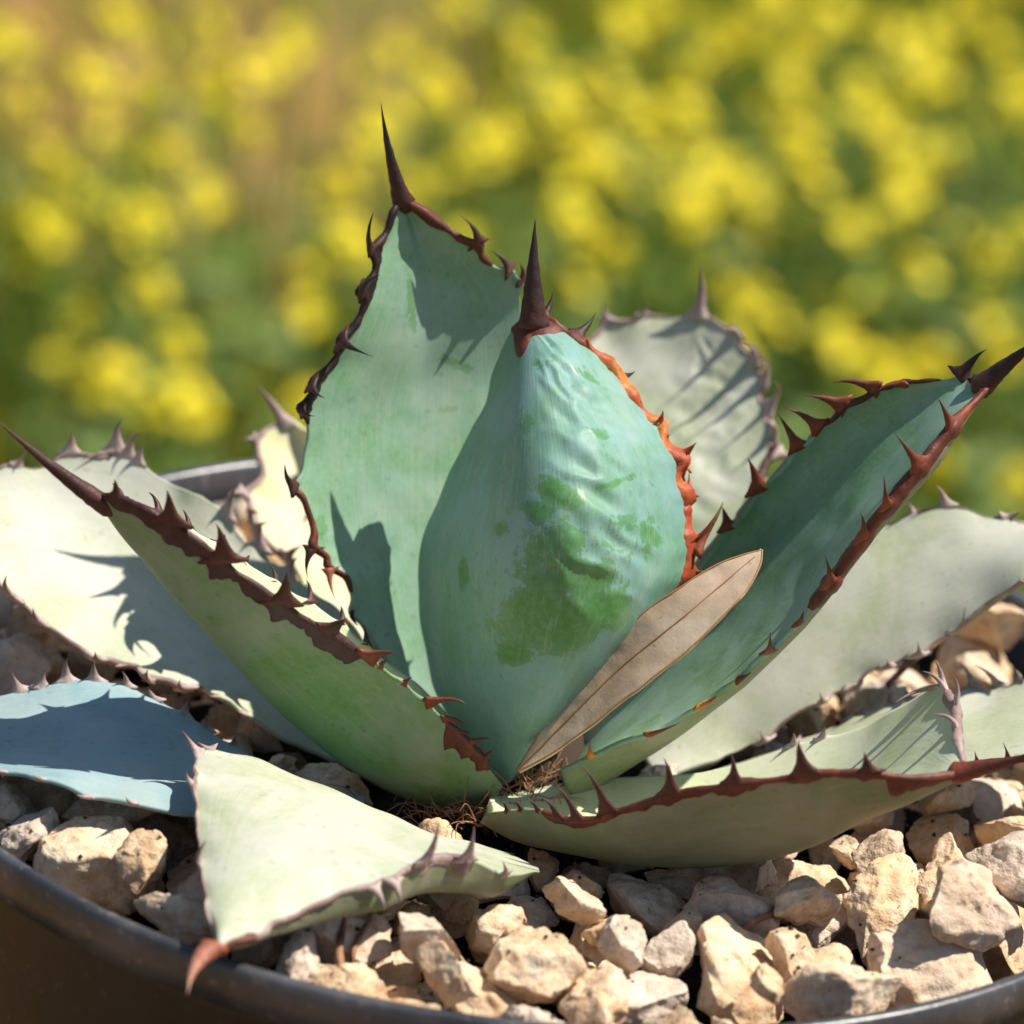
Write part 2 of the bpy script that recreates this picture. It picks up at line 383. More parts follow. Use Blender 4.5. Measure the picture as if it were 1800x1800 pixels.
def band(l, side, u0, u1, w, mat, name='margin', proud=.35, seed=0.0, wob=.6, gv=None, flare=1.1, curl=0.0):
    """horny brown border: a shell wrapped round the leaf edge"""
    nu, nv = l.nu, l.nv; i0, i1 = int(u0 * (nu - 1)), min(nu - 1, int(math.ceil(u1 * (nu - 1))))
    rows = []; g = []; K = 6
    for i in range(i0, i1 + 1):
        q = l.S[i, 0 if side < 0 else nv - 1]
        e = min(1, (i - i0 + .4) / 3, (i1 - i + .4) / 3) if u1 < 1 else min(1, (i - i0 + .4) / 3)
        ww = (w(l.u[i]) if callable(w) else w) * (1 + wob * (nz(q, .25, seed) + .7 * nz(q, .8, seed + 4)) + flare * min(1.2, l.bul[side][i])) * e
        cx = np.linspace(1 - max(.015, ww), 1, K) * side
        fr = [np.array([np.interp(c, l.tt, l.S[i, :, k]) for k in range(3)]) for c in cx]
        bk = [np.array([np.interp(c, l.tt, l.B[i, :, k]) for k in range(3)]) for c in cx]
        nn = l.N[i, 0 if side < 0 else nv - 1]; out = unit(l.S[i, 0 if side < 0 else nv - 1] - l.S[i, 3 if side < 0 else nv - 4])
        h = proud * e * (1 + .9 * nz(q, .22, seed + 8) + .35 * nz(q, .9, seed + 3))
        prof = [0.0 if m == 0 else .55 + .45 * m / (K - 1) for m in range(K)]
        row = [a - nn * (h * pr - (.15 if m == 0 else 0)) for m, (a, pr) in enumerate(zip(fr, prof))]
        mid = (l.S[i, 0 if side < 0 else nv - 1] + l.B[i, 0 if side < 0 else nv - 1]) / 2
        row.append(mid + out * h * 1.5)
        row += [a + nn * (h * pr - (.15 if m == K - 1 else 0)) for m, (a, pr) in enumerate(zip(bk[::-1], prof[::-1]))]
        if curl:
            ph = l.u[i] * 105 + 2.5 * nz(q, .1, seed); cv = (out * (.55 + .9 * math.sin(ph)) - nn * .8 * math.cos(ph * .93)) * curl * e
            row = [a + cv * min(1, .15 + m2 / 4) if m2 < K else a + cv for m2, a in enumerate(row)]
        rows.append(row); gg = gv(l.u[i]) if gv else .5 + .5 * nz(q, .3, seed + 2)
        g += [gg] * len(row)
    m = len(rows[0]); v = np.array(rows).reshape(-1, 3); f = []
    for i in range(len(rows) - 1):
        for j in range(m - 1): f.append((i * m + j, i * m + j + 1, (i + 1) * m + j + 1, (i + 1) * m + j))
    return mesh_obj(name, v - AG0, f, M[mat], l.o, attrs={'g': g})

def cap(l, ust, mat, proud=.4):
    """horny cap that runs down the face from the terminal spine"""
    v, f, g = [], [], []; n = 10; cols = list(range(0, l.nv, 2)) + [l.nv - 1]
    for j in cols:
        us = np.linspace(ust(l.tt[j]), .995, n)
        for k, uu in enumerate(us):
            p = np.array([np.interp(uu, l.u, l.S[:, j, c]) for c in range(3)]); nn = np.array([np.interp(uu, l.u, l.N[:, j, c]) for c in range(3)])
            v.append(p - nn * (proud * min(1, k / 2) - (.1 if k == 0 else 0))); g.append(.1 + .6 * k / n)
    for a in range(len(cols) - 1):
        for k in range(n - 1): f.append((a * n + k, (a + 1) * n + k, (a + 1) * n + k + 1, a * n + k + 1))
    return mesh_obj('spine_base', np.array(v) - AG0, f, M[mat], l.o, attrs={'g': g})

def spine(l, tip, w, th, mat, back=4, bendk=.1, bend=(0, 0, 1), flare=2.2, dy=0):
    b = l.S[-1 - back].mean(0) * .5 + l.B[-1 - back].mean(0) * .5; e = (l.S[-1, 0] + l.B[-1, 0]) / 2
    tp = P(*tip, y=e[1] + dy); tan = unit(l.S[-1 - back - 3, -1] - l.S[-1 - back - 3, 0])
    return horn('terminal_spine', b, tp, tan, w, th, M[mat], l.o, np.asarray(bend, float), n=28, k=14, bendk=bendk, flare=flare, tin=True)

L_, R_ = -1, 1
# --- tall erect leaf, inner face towards us
A = leaf(
    L=[(760, 1310, -2), (690, 1180, -1), (640, 1100, 0), (612, 1020, 2), (575, 985, 3), (548, 930, 4), (530, 850, 6), (535, 780, 9), (545, 710, 11), (575, 650, 13), (612, 590, 14), (645, 510, 16), (664, 440, 18), (690, 375, 20), (706, 352, 21)],
    Mid=[(810, 1310, 1), (765, 1150, 6), (742, 1000, 11), (738, 850, 16), (742, 700, 20), (752, 580, 21), (752, 480, 22), (730, 400, 22), (706, 352, 21)],
    R=[(880, 1300, 0), (905, 1150, 7), (925, 1000, 15), (940, 850, 21), (944, 740, 26), (935, 640, 27), (925, 560, 25), (914, 500, 22), (872, 465, 19), (815, 424, 18), (760, 385, 19), (725, 362, 20), (706, 352, 21)],
    mat='fresh', off=(0, 1, 0), thick=(6, 1.8), nu=150, nv=64, seed=1.5, crease=-.9, wav=.8, scal=2.1, lean=5, yaw=5,
    teeth=[(L_, 683, 447, 689, 380, -3, 1.5), (L_, 664, 520, 699, 492, -5, 1.9), (L_, 613, 603, 672, 633, -6, 2.2), (L_, 568, 672, 592, 700, -5, 2.0), (L_, 540, 717, 565, 730, -4, 1.6),
           (L_, 524, 852, 511, 812, -2, 2.0), (L_, 547, 965, 541, 1022, -1, 1.6), (L_, 583, 1008, 597, 1063, -2, 1.4, 'sp_cream'), (L_, 628, 1078, 644, 1102, -1),
           (R_, 836, 434, 800, 386, -1, 1.7), (R_, 896, 474, 857, 441, -1, 1.9), (R_, 914, 500, 906, 470, -1)],
    mats=('sp_dark', 'sp_brown'), rubs=[(725, 545, 12, 90, -6, .62), (800, 640, 50, 16, 20, .58), (770, 720, 50, 14, -8, .55), (560, 930, 22, 60, 15, .52), (715, 430, 12, 60, -15, .5)],
    label='tall erect leaf with long black terminal spine and creased tip')
band(A, L_, .60, 1.0, lambda u: .04 + .04 * (u > .8), 'sp_dark', seed=2, proud=.55, wob=.9)
band(A, L_, .30, .50, .022, 'sp_red', seed=12, proud=.35)
band(A, R_, .82, 1.0, .05, 'sp_red', seed=5, proud=.6)
spine(A, (670, 182), 1.9, 1.4, 'sp_dark', back=5, bendk=-.06, bend=(1, 0, 0), flare=1.5, dy=-2)

# --- front leaf, outer face towards us
B = leaf(
    L=[(868, 1372, -9), (805, 1290, -4), (762, 1210, -1), (738, 1110, 1), (732, 1020, 3), (746, 930, 5), (788, 840, 7), (832, 745, 8), (866, 655, 8), (892, 590, 6), (928, 556, 4)],
    Mid=[(890, 1378, -17), (920, 1250, -26), (945, 1100, -31), (958, 950, -30), (958, 820, -24), (950, 700, -14), (940, 620, -5), (928, 556, 4)],
    R=[(915, 1352, -14), (1000, 1262, -17), (1100, 1150, -17), (1180, 1062, -13), (1212, 985, -10), (1212, 900, -7), (1204, 840, -5), (1178, 775, -3), (1140, 722, -1), (1090, 668, 0), (1040, 612, 1), (985, 572, 3), (928, 556, 4)],
    mat='blue', off=(0, 1, 0), thick=(6, 2.0), nu=190, nv=90, p=2.1, seed=3.7, relief=.95, wav=.5, scal=1.3, lean=8,
    teeth=[(R_, 1013, 585, 1047, 545, 4, 2.0, 'sp_dark'), (R_, 955, 545, 974, 497, 3, 1.9, 'sp_dark'), (R_, 1100, 652, 1124, 642, 3, 1.5, 'sp_dark'), (R_, 1165, 745, 1172, 715, -1.5, 2.2, 'sp_orange'), (R_, 1200, 800, 1228, 772, -1, 2.6, 'sp_orange'),
           (R_, 1212, 868, 1213, 822, 2, 1.8, 'sp_cream'), (R_, 1216, 968, 1268, 882, -1, 2.2, 'sp_cream'), (R_, 1205, 1005, 1238, 1008, -1, 1.1, 'sp_red'), (R_, 1205, 1020, 1222, 1032, -1, .8, 'sp_red')],
    mats=('sp_dark', 'sp_orange'),
    rubs=[(965, 1085, 115, 72, 5, 1.0), (1060, 1072, 70, 45, 0, .9), (1000, 1010, 110, 65, 0, .74), (905, 1150, 42, 30, 0, .95), (985, 990, 150, 120, 0, .60), (990, 870, 75, 30, 20, .74), (940, 900, 45, 25, 30, .66), (815, 1005, 12, 36, 0, .78), (880, 930, 30, 16, 0, .64), (1105, 920, 50, 36, 0, .62), (1140, 940, 34, 55, 0, .60), (1015, 650, 60, 14, 30, .58), (1045, 760, 50, 12, 20, .56), (1080, 850, 60, 12, -20, .56), (960, 640, 50, 20, 0, .5), (930, 740, 30, 60, 10, .5)],
    label='erect front leaf with orange-red wavy margin and green rubbed patch')
band(B, R_, .56, .90, .036, 'sp_orange', flare=.4, curl=.85, seed=21, proud=.8, wob=.9, gv=lambda u: .15 + .35 * (math.sin(u * 60) * .5 + .5) + (.3 if u < .66 else 0))
band(B, R_, .38, .57, .03, 'sp_orange', seed=25, proud=.7, wob=.8, curl=.5, gv=lambda u: .7)
band(B, R_, .88, 1.0, .07, 'sp_red', seed=23, proud=.7, wob=.4)
cap(B, lambda v: .945 - .060 * math.exp(-((v + .40) / .26) ** 2) - .02 * max(0, v), 'sp_darkred', .5)
spine(B, (941, 384), 3.0, 2.6, 'sp_dark', back=11, bendk=-.03, bend=(1, 0, 0), flare=1.1, dy=1)

# --- left leaf: a channel seen from its outer side
Cc = leaf(
    L=[(875, 1340, -4), (793, 1262, -5), (733, 1203, -7), (660, 1146, -9), (585, 1088, -11), (513, 1040, -13), (440, 995, -16), (372, 950, -19), (300, 912, -23), (235, 888, -28), (165, 868, -36)],
    Mid=[(850, 1425, -18), (760, 1418, -20), (660, 1376, -23), (560, 1312, -26), (470, 1235, -29), (390, 1145, -31), (320, 1068, -33), (255, 995, -34), (200, 930, -35), (165, 868, -36)],
    R=[(884, 1382, -22), (835, 1318, -27), (770, 1258, -31), (690, 1190, -35), (610, 1132, -39), (520, 1075, -42), (430, 1012, -44), (350, 952, -45), (280, 912, -44), (215, 880, -41), (165, 868, -36)],
    mat='outer', mat2='inner_pale', off=(0.3, .6, 1), thick=(4, 1.6), nu=150, nv=64, p=2.2, seed=5.2, wav=.35, scal=.5,
    teeth=[(R_, 203, 880, 197, 850, -1, 2.0), (R_, 303, 918, 294, 862, -1, 3.2), (R_, 400, 972, 385, 908, -1, 3.4), (R_, 503, 1046, 510, 990, -1, 3.0), (R_, 580, 1113, 609, 1094, -1, 2.8), (R_, 643, 1157, 688, 1153, -2, 2.6, 'sp_red'),
           (R_, 660, 1185, 672, 1176, -1, .9, 'sp_red'), (R_, 700, 1215, 712, 1208, -1, .9, 'sp_red'), (R_, 747, 1243, 814, 1247, -1, 1.5, 'sp_red'), (R_, 780, 1266, 812, 1276, -1, 1.2, 'sp_red'), (R_, 800, 1290, 822, 1296, -1, 1, 'sp_red'), (R_, 822, 1308, 858, 1304, -1, 1, 'sp_red'), (R_, 850, 1335, 866, 1320, -1, 1, 'sp_red')],
    mats=('sp_brown', 'sp_brown'), auto=[(L_, 9, .3, .95, 3.0)], rubs=[(760, 1395, 60, 22, 25, .72), (600, 1230, 80, 40, 35, .5)],
    label='left leaf seen from its green outer face with dark brown toothed edge')
band(Cc, R_, .42, 1.0, lambda u: .07 + .20 * max(0, u - .6), 'sp_brown', seed=31, proud=.4, wob=.7, flare=.8)
band(Cc, R_, .06, .2, .05, 'sp_red', seed=33, proud=.3, wob=1.2)
band(Cc, L_, .8, 1.0, .2, 'sp_brown', seed=32, proud=.4, wob=.3)
spine(Cc, (-2, 742), 2.7, 2.0, 'sp_brown', back=11, bendk=.05, bend=(0, 0, -1), flare=1.2, dy=-6)

# --- right leaf: a channel with its inner face towards us
G = leaf(
    L=[(985, 1330, 6), (1080, 1190, 8), (1170, 1075, 9), (1230, 995, 9), (1285, 930, 9), (1342, 866, 9), (1400, 800, 9), (1470, 733, 9), (1540, 690, 8), (1615, 670, 7), (1690, 664, 4), (1742, 672, 0)],
    Mid=[(985, 1368, -8), (1085, 1270, -3), (1200, 1150, 1), (1305, 1040, 3), (1400, 935, 4), (1490, 845, 4), (1580, 768, 3), (1670, 704, 1), (1742, 672, 0)],
    R=[(985, 1350, -20), (1075, 1310, -22), (1160, 1276, -23), (1255, 1215, -23), (1350, 1140, -23), (1430, 1058, -22), (1500, 965, -21), (1560, 885, -20), (1620, 812, -17), (1675, 745, -11), (1742, 672, 0)],
    mat='fresh', mat2='outer_grey', tp=7, tlen=.2, off=(.6, -.3, -1), thick=(6.0, 4.2), nu=150, nv=60, p=2.3, seed=8.1, wav=.35, scal=.9,
    teeth=[(L_, 1343, 867, 1323, 813), (L_, 1407, 793, 1370, 733, -1, 1.8), (L_, 1443, 752, 1380, 717, -1, 2.0), (L_, 1483, 718, 1412, 702, -1, 2.4), (L_, 1543, 684, 1463, 675, -1, 2.2), (L_, 1590, 672, 1545, 690, -2, 2.0), (L_, 1687, 664, 1732, 617, -1, 2.6, 'sp_dark'), (L_, 1720, 668, 1741, 657, -1, 1.6, 'sp_dark'), (L_, 1280, 935, 1270, 900, -1),
           (R_, 1667, 742, 1642, 693, -2, 2.2), (R_, 1607, 812, 1560, 753, -2, 2.2), (R_, 1560, 885, 1553, 833, -2, 1.8), (R_, 1507, 945, 1502, 897, -2, 1.8), (R_, 1447, 1020, 1433, 968, -2, 1.8), (R_, 1395, 1090, 1400, 1068, -1, 1.4), (R_, 1345, 1140, 1346, 1105, -2, 1.4), (R_, 1290, 1185, 1310, 1172, -1, 1.2), (R_, 1222, 1237, 1254, 1215, -1, 1.2, 'sp_orange'), (R_, 1133, 1283, 1187, 1262, -1, 1.2), (R_, 1043, 1330, 1040, 1303, -1, 1.0, 'sp_orange')],
    mats=('sp_red', 'sp_red'), rubs=[(1330, 1120, 50, 40, -40, .58), (1240, 1180, 40, 60, 40, .6), (1130, 1290, 30, 60, 45, .6)],
    label='right leaf with channelled inner face and red-brown teeth along both edges')
band(G, R_, .50, 1.0, lambda u: .05 + .10 * max(0, u - .85), 'sp_red', seed=41, proud=.55, wob=.6)
band(G, L_, .70, .90, .014, 'sp_brown', seed=42, proud=.4, wob=.9)
band(G, L_, .955, 1.0, .3, 'sp_dark', seed=43, proud=.4, wob=.2)
spine(G, (1838, 588), 2.6, 2.2, 'sp_dark', back=6, bendk=.02, flare=1.4, dy=-2)

# --- broad pale leaf lying out to the far left
D_ = leaf(
    L=[(720, 1230, 14), (640, 1110, 18), (560, 1045, 21), (490, 1000, 24), (420, 930, 26), (355, 868, 28), (295, 846, 30), (235, 822, 31), (175, 806, 31), (115, 800, 31), (40, 822, 30), (-60, 838, 27), (-180, 842, 20), (-290, 850, 10)],
    Mid=[(740, 1340, 2), (620, 1230, 8), (500, 1145, 12), (380, 1075, 15), (260, 1010, 17), (140, 965, 17), (20, 925, 15), (-140, 885, 12), (-290, 850, 10)],
    R=[(720, 1400, -10), (600, 1340, -8), (480, 1280, -6), (340, 1205, -4), (210, 1166, -4), (140, 1142, -4), (70, 1090, -3), (0, 1042, -3), (-120, 955, 0), (-220, 890, 5), (-290, 850, 10)],
    mat='old', off=(0, .4, -1), thick=(6, 2.2), nu=130, nv=60, p=1.8, seed=11.3, wav=1.3, scal=1.0,
    teeth=[(L_, 123, 797, 125, 765, -1, 2.4), (L_, 205, 815, 215, 758, -1, 2.4), (L_, 222, 818, 247, 780, -2, 1.6), (L_, 240, 826, 252, 793, -2, 1.4), (L_, 33, 822, 50, 803), (L_, 200, 812, 145, 830, -3, 1.2), (L_, 400, 905, 417, 862), (L_, 455, 965, 462, 920), (L_, 510, 1010, 530, 985),
           (R_, 20, 1060, 10, 1020, -3), (R_, 73, 1095, 63, 1068, -3), (R_, 172, 1155, 170, 1140, -3), (R_, 260, 1185, 266, 1170, -3), (R_, 330, 1200, 322, 1182, -3)],
    auto=[(R_, 5, .25, .5, 2.0)], mats=('sp_grey',), rubs=[(90, 890, 60, 20, 20, .45)],
    label='broad pale leaf lying out over the rim with half its face in shadow')
band(D_, R_, .35, .9, .016, 'sp_grey', seed=51, proud=.3, wob=1.0)
band(D_, L_, .55, .8, .015, 'sp_grey', seed=52, proud=.4, wob=1.0)
spine(D_, (-420, 810), 2.5, 2, 'sp_grey', back=5)

# --- small creamy leaf behind the tall leaf
E_ = leaf(
    L=[(640, 1180, 22), (570, 1080, 26), (520, 1000, 30), (478, 965, 32), (448, 915, 35), (432, 870, 38), (452, 838, 41), (450, 800, 44), (462, 765, 47), (505, 738, 50)],
    Mid=[(690, 1180, 28), (630, 1060, 34), (580, 960, 40), (545, 880, 45), (525, 800, 49), (505, 738, 50)],
    R=[(760, 1180, 24), (720, 1060, 30), (680, 960, 36), (630, 860, 40), (570, 780, 46), (505, 738, 50)],
    mat='cream', off=(0, 1, -.3), thick=(5, 1.8), nu=80, nv=36, seed=14.2, wav=1.1, lean=14,
    teeth=[(L_, 455, 775, 432, 782), (L_, 435, 868, 402, 885, -2), (L_, 440, 900, 462, 905, -4), (L_, 455, 930, 485, 918, -4), (L_, 500, 985, 532, 960, -3), (L_, 545, 1040, 560, 1015, -3), (L_, 590, 1110, 612, 1085, -3)],
    mats=('sp_grey',), auto=[(R_, 8, .2, .9, 3)], label='small cream leaf in back with slender pink spine')
band(E_, L_, .45, 1.0, .03, 'sp_grey', seed=55, proud=.35, wob=.8)
spine(E_, (452, 676), 1.5, 1.1, 'sp_grey', back=4, bendk=.08, bend=(0, 0, 1))

# --- pale back leaf on the right
F_ = leaf(
    L=[(1010, 1200, 18), (1020, 1000, 28), (1010, 850, 36), (1000, 740, 42), (1015, 640, 47), (1048, 580, 49), (1090, 562, 49), (1150, 556, 49), (1228, 548, 48)],
    Mid=[(1080, 1200, 20), (1120, 1000, 31), (1145, 850, 39), (1165, 740, 45), (1190, 640, 48), (1228, 548, 48)],
    R=[(1180, 1180, 14), (1240, 1020, 20), (1290, 930, 26), (1335, 860, 31), (1352, 800, 36), (1350, 730, 41), (1335, 660, 44), (1305, 605, 46), (1265, 566, 47), (1228, 548, 48)],
    mat='old', off=(0, 1, -.3), thick=(5, 1.8), nu=100, nv=50, seed=17.9, wav=.9, relief=.7, scal=1.6, lean=36,
    teeth=[(L_, 1073, 567, 1070, 538), (L_, 1140, 560, 1154, 543), (R_, 1290, 590, 1255, 588, -6, 1.7), (R_, 1322, 632, 1276, 604, -7, 2.0), (R_, 1338, 668, 1312, 623, -6, 2.0), (R_, 1350, 722, 1356, 672, -4, 2.0), (R_, 1352, 792, 1382, 806, -2, 2.0), (R_, 1340, 850, 1367, 822, -2, 1.8), (R_, 1318, 890, 1335, 880, -2), (R_, 1352, 760, 1340, 745, -5)],
    mats=('sp_grey', 'sp_grey'), label='pale back leaf crossed by dark tooth shadows')
band(F_, R_, .35, .62, .05, 'sp_brown', seed=61, proud=.5, wob=1.0)
band(F_, R_, .62, 1.0, .012, 'sp_grey', seed=63, proud=.22, wob=1.0)
band(F_, L_, .75, 1.0, .03, 'sp_grey', seed=62, proud=.4, wob=.8)
spine(F_, (1233, 468), 1.7, 1.3, 'sp_grey', back=3, bendk=.10, bend=(1, 0, 0), flare=2.6)

# --- pale lower right leaf
H_ = leaf(
    L=[(1120, 1250, 20), (1240, 1120, 27), (1380, 1010, 32), (1500, 935, 35), (1580, 912, 36), (1640, 895, 36), (1700, 892, 35), (1765, 915, 33), (1830, 925, 30), (1900, 925, 26), (2040, 915, 18)],
    Mid=[(1130, 1330, 6), (1260, 1215, 15), (1400, 1120, 20), (1540, 1050, 23), (1680, 995, 24), (1830, 950, 22), (2040, 915, 18)],
    R=[(1170, 1362, 0), (1290, 1328, 6), (1400, 1255, 10), (1510, 1198, 12), (1630, 1135, 13), (1720, 1078, 13), (1800, 1010, 13), (1920, 955, 15), (2040, 915, 18)],
    mat='old', mat2='outer', tp=7, off=(0, .4, -1), thick=(6, 3.4), nu=110, nv=50, p=1.8, seed=20.4, wav=1.1,
    teeth=[(L_, 1660, 892, 1642, 857, -1, 2.0), (L_, 1762, 912, 1788, 900), (L_, 1792, 922, 1805, 945, -3), (L_, 1600, 906, 1590, 890), (R_, 1677, 1108, 1694, 1060, -3, 1.3), (R_, 1610, 1145, 1606, 1118, -3), (R_, 1500, 1202, 1512, 1180, -3), (R_, 1450, 1230, 1440, 1212, -3), (R_, 1560, 1172, 1552, 1155, -3), (R_, 1340, 1295, 1330, 1275, -3)],
    mats=('sp_grey',), auto=[(R_, 5, .72, .98, 2.5)], label='pale lower leaf reaching out under the channelled right leaf')
band(H_, R_, .12, .85, .014, 'sp_grey', seed=71, proud=.22, wob=1.0)
band(H_, L_, .5, .9, .014, 'sp_grey', seed=72, proud=.25, wob=1.0)
spine(H_, (2160, 880), 2.2, 1.6, 'sp_grey', back=4)

# --- front right leaf: low channel with its outer face towards us
I_ = leaf(
    L=[(870, 1408, -20), (980, 1380, -17), (1090, 1370, -16), (1180, 1366, -16), (1285, 1348, -16), (1400, 1314, -17), (1500, 1286, -19), (1585, 1246, -22), (1650, 1212, -27), (1684, 1240, -37), (1690, 1300, -47), (1702, 1362, -56)],
    Mid=[(845, 1445, -30), (940, 1484, -33), (1050, 1502, -37), (1150, 1515, -40), (1250, 1520, -42), (1350, 1508, -45), (1450, 1478, -48), (1540, 1432, -51), (1620, 1402, -54), (1702, 1362, -56)],
    R=[(855, 1430, -36), (930, 1428, -44), (1010, 1442, -50), (1090, 1426, -54), (1180, 1396, -57), (1290, 1378, -60), (1400, 1364, -62), (1500, 1354, -63), (1600, 1364, -61), (1702, 1362, -56)],
    mat='outer_grey', mat2='inner_pale', off=(0, .5, 1), thick=(4, 2.0), nu=130, nv=60, p=2.3, seed=23.8, wav=.5, scal=.7,
    teeth=[(R_, 1290, 1376, 1285, 1327, -1, 2.0), (R_, 1420, 1362, 1406, 1305, -1, 2.6), (R_, 1525, 1354, 1516, 1322, -1, 2.2), (R_, 980, 1440, 953, 1408, -1, 1.5), (R_, 1013, 1442, 977, 1383, -1, 1.6), (R_, 1072, 1432, 1023, 1347, -1, 1.9), (R_, 1175, 1397, 1163, 1337, -1, 2.1), (R_, 945, 1432, 925, 1415, -1, .8), (R_, 915, 1428, 900, 1412, -1, .8), (R_, 890, 1428, 880, 1412, -1, .8),
           (L_, 1658, 1225, 1615, 1197, -1, 1.4), (L_, 1651, 1218, 1572, 1252, -4, 1.7), (L_, 1655, 1220, 1640, 1180, 0, 1.6), (L_, 1680, 1245, 1672, 1195, -1, 1.5), (L_, 1688, 1280, 1640, 1260, -3, 1.4), (L_, 1400, 1316, 1396, 1296), (L_, 1450, 1300, 1452, 1282)],
    mats=('sp_grey', 'sp_brown'), label='low front right leaf showing grey-green outer face and brown edge')
band(I_, R_, .16, .86, .032, 'sp_red', seed=81, proud=.35, wob=.9)
band(I_, R_, .84, 1.0, .24, 'sp_red', seed=82, proud=.35, wob=.5)
band(I_, L_, .78, .97, .03, 'sp_grey', seed=83, proud=.6, wob=1.0)
spine(I_, (1830, 1322), 2.4, 2.0, 'sp_red', back=6, bendk=-.05, flare=1.3, dy=-4)

# --- pale leaf lying at the right behind it
J_ = leaf(
    L=[(1230, 1362, 2), (1300, 1340, 5), (1400, 1306, 8), (1500, 1262, 11), (1590, 1228, 13), (1690, 1214, 13), (1750, 1208, 13), (1820, 1200, 10), (1900, 1215, 4), (1990, 1275, -8)],
    Mid=[(1230, 1378, -6), (1320, 1362, -5), (1430, 1335, -4), (1560, 1302, -4), (1700, 1282, -5), (1850, 1272, -7), (1990, 1275, -8)],
    R=[(1230, 1392, -11), (1320, 1386, -12), (1430, 1376, -13), (1560, 1362, -15), (1700, 1348, -18), (1800, 1334, -19), (1900, 1312, -17), (1990, 1275, -8)],
    mat='old', off=(0, .2, -1), thick=(4.5, 2), nu=100, nv=40, p=1.8, seed=26.6, wav=.7,
    teeth=[(L_, 1713, 1212, 1686, 1166, -1, 2.0), (L_, 1756, 1208, 1713, 1168, -1, 1.8), (L_, 1700, 1213, 1672, 1222, -3, 1.4), (L_, 1795, 1203, 1783, 1180, -1, 1.6), (L_, 1600, 1226, 1592, 1205), (L_, 1560, 1240, 1556, 1222), (R_, 1769, 1338, 1761, 1302, -2, 1.5), (R_, 1718, 1345, 1710, 1320, -2, 1.3)],
    mats=('sp_grey', 'sp_brown'), auto=[(L_, 6, .2, .5, 2)], label='pale flat leaf behind the low front right leaf')
band(J_, R_, .6, .95, .05, 'sp_brown', seed=85, proud=.4, wob=.7)
spine(J_, (2090, 1290), 2, 1.5, 'sp_grey', back=4)

# --- pale triangular leaf pointing out at the front left
K_ = leaf(
    L=[(945, 1524, -52), (860, 1488, -48), (760, 1456, -46), (650, 1416, -45), (540, 1366, -44), (440, 1332, -44), (362, 1322, -46), (342, 1365, -56), (347, 1440, -70), (355, 1520, -85), (366, 1600, -100), (384, 1664, -112)],
    Mid=[(948, 1530, -55), (850, 1508, -58), (720, 1480, -64), (620, 1468, -70), (530, 1478, -77), (460, 1520, -87), (410, 1590, -100), (384, 1664, -112)],
    R=[(948, 1532, -58), (890, 1528, -66), (820, 1510, -71), (750, 1512, -76), (690, 1542, -82), (610, 1572, -88), (530, 1600, -95), (450, 1640, -104), (384, 1664, -112)],
    mat='old', off=(0, -.4, -1), odir=(0, -.25, -1), thick=(4.5, 9.5), tp=10, tlen=.55, tbas=.15, mat2='outer_grey', nu=120, nv=56, p=1.9, seed=29.1, wav=1.0, scal=.9,
    teeth=[(R_, 745, 1512, 768, 1437, 0, 2.3), (R_, 815, 1510, 826, 1450, 0, 2.0), (R_, 690, 1545, 700, 1590, -3, 1.8), (R_, 655, 1558, 672, 1600, -3, 1.4), (L_, 358, 1330, 330, 1287, -1, 1.7), (L_, 370, 1325, 347, 1309, -1, 1.4), (L_, 344, 1385, 333, 1360, -1, 1.5), (L_, 357, 1520, 372, 1480, -2, 1.2), (R_, 890, 1524, 880, 1500, -1, 1.2)],
    mats=('sp_grey',), label='pale triangular front leaf ending in curved pink spine over the rim')
band(K_, L_, .52, 1.0, .02, 'sp_grey', seed=91, proud=.4, wob=1.0)
band(K_, R_, .25, .92, .022, 'sp_grey', seed=92, proud=.4, wob=1.1)
band(K_, R_, .88, 1.0, .2, 'sp_red', seed=93, proud=.4, wob=.3)
M['sp_pink'] = spine_mat('spine_pink', (.30, .09, .05), (.42, .17, .11), (.40, .24, .17), .55)
spine(K_, (330, 1748), 2.2, 1.8, 'sp_pink', back=3, bendk=.26, bend=(-.9, 0, .35), flare=1.5, dy=-8)

# --- leaf lying in shade at the far left, shade blue put into its colour
L2 = leaf(
    L=[(640, 1400, -26), (560, 1388, -23), (480, 1352, -20), (390, 1298, -18), (310, 1248, -17), (240, 1214, -17), (170, 1200, -17), (100, 1203, -18), (30, 1216, -20), (-60, 1240, -24), (-180, 1310, -36)],
    Mid=[(640, 1425, -40), (520, 1400, -38), (400, 1355, -36), (280, 1316, -35), (160, 1300, -35), (40, 1302, -36), (-70, 1306, -36), (-180, 1310, -36)],
    R=[(640, 1440, -48), (540, 1436, -52), (430, 1432, -55), (320, 1425, -58), (200, 1402, -59), (90, 1375, -58), (-10, 1352, -54), (-90, 1330, -46), (-180, 1310, -36)],
    mat='shade_blue', off=(0, -.1, -1), thick=(4, 2), nu=100, nv=46, p=1.9, seed=32.4, wav=.7, scal=.9,
    teeth=[(L_, 32, 1214, 16, 1178), (L_, 74, 1206, 84, 1172), (L_, 121, 1202, 121, 1163), (L_, 170, 1200, 170, 1167), (L_, 217, 1208, 211, 1184), (L_, 274, 1230, 262, 1208), (L_, 321, 1252, 331, 1226), (L_, 365, 1282, 366, 1256), (L_, 410, 1310, 415, 1290)],
    mats=('sp_grey',), auto=[(R_, 6, .4, .9, 2)], label='leaf lying in shade on the gravel, shade-blue in its colour')
spine(L2, (-280, 1320), 2, 1.5, 'sp_grey', back=4)

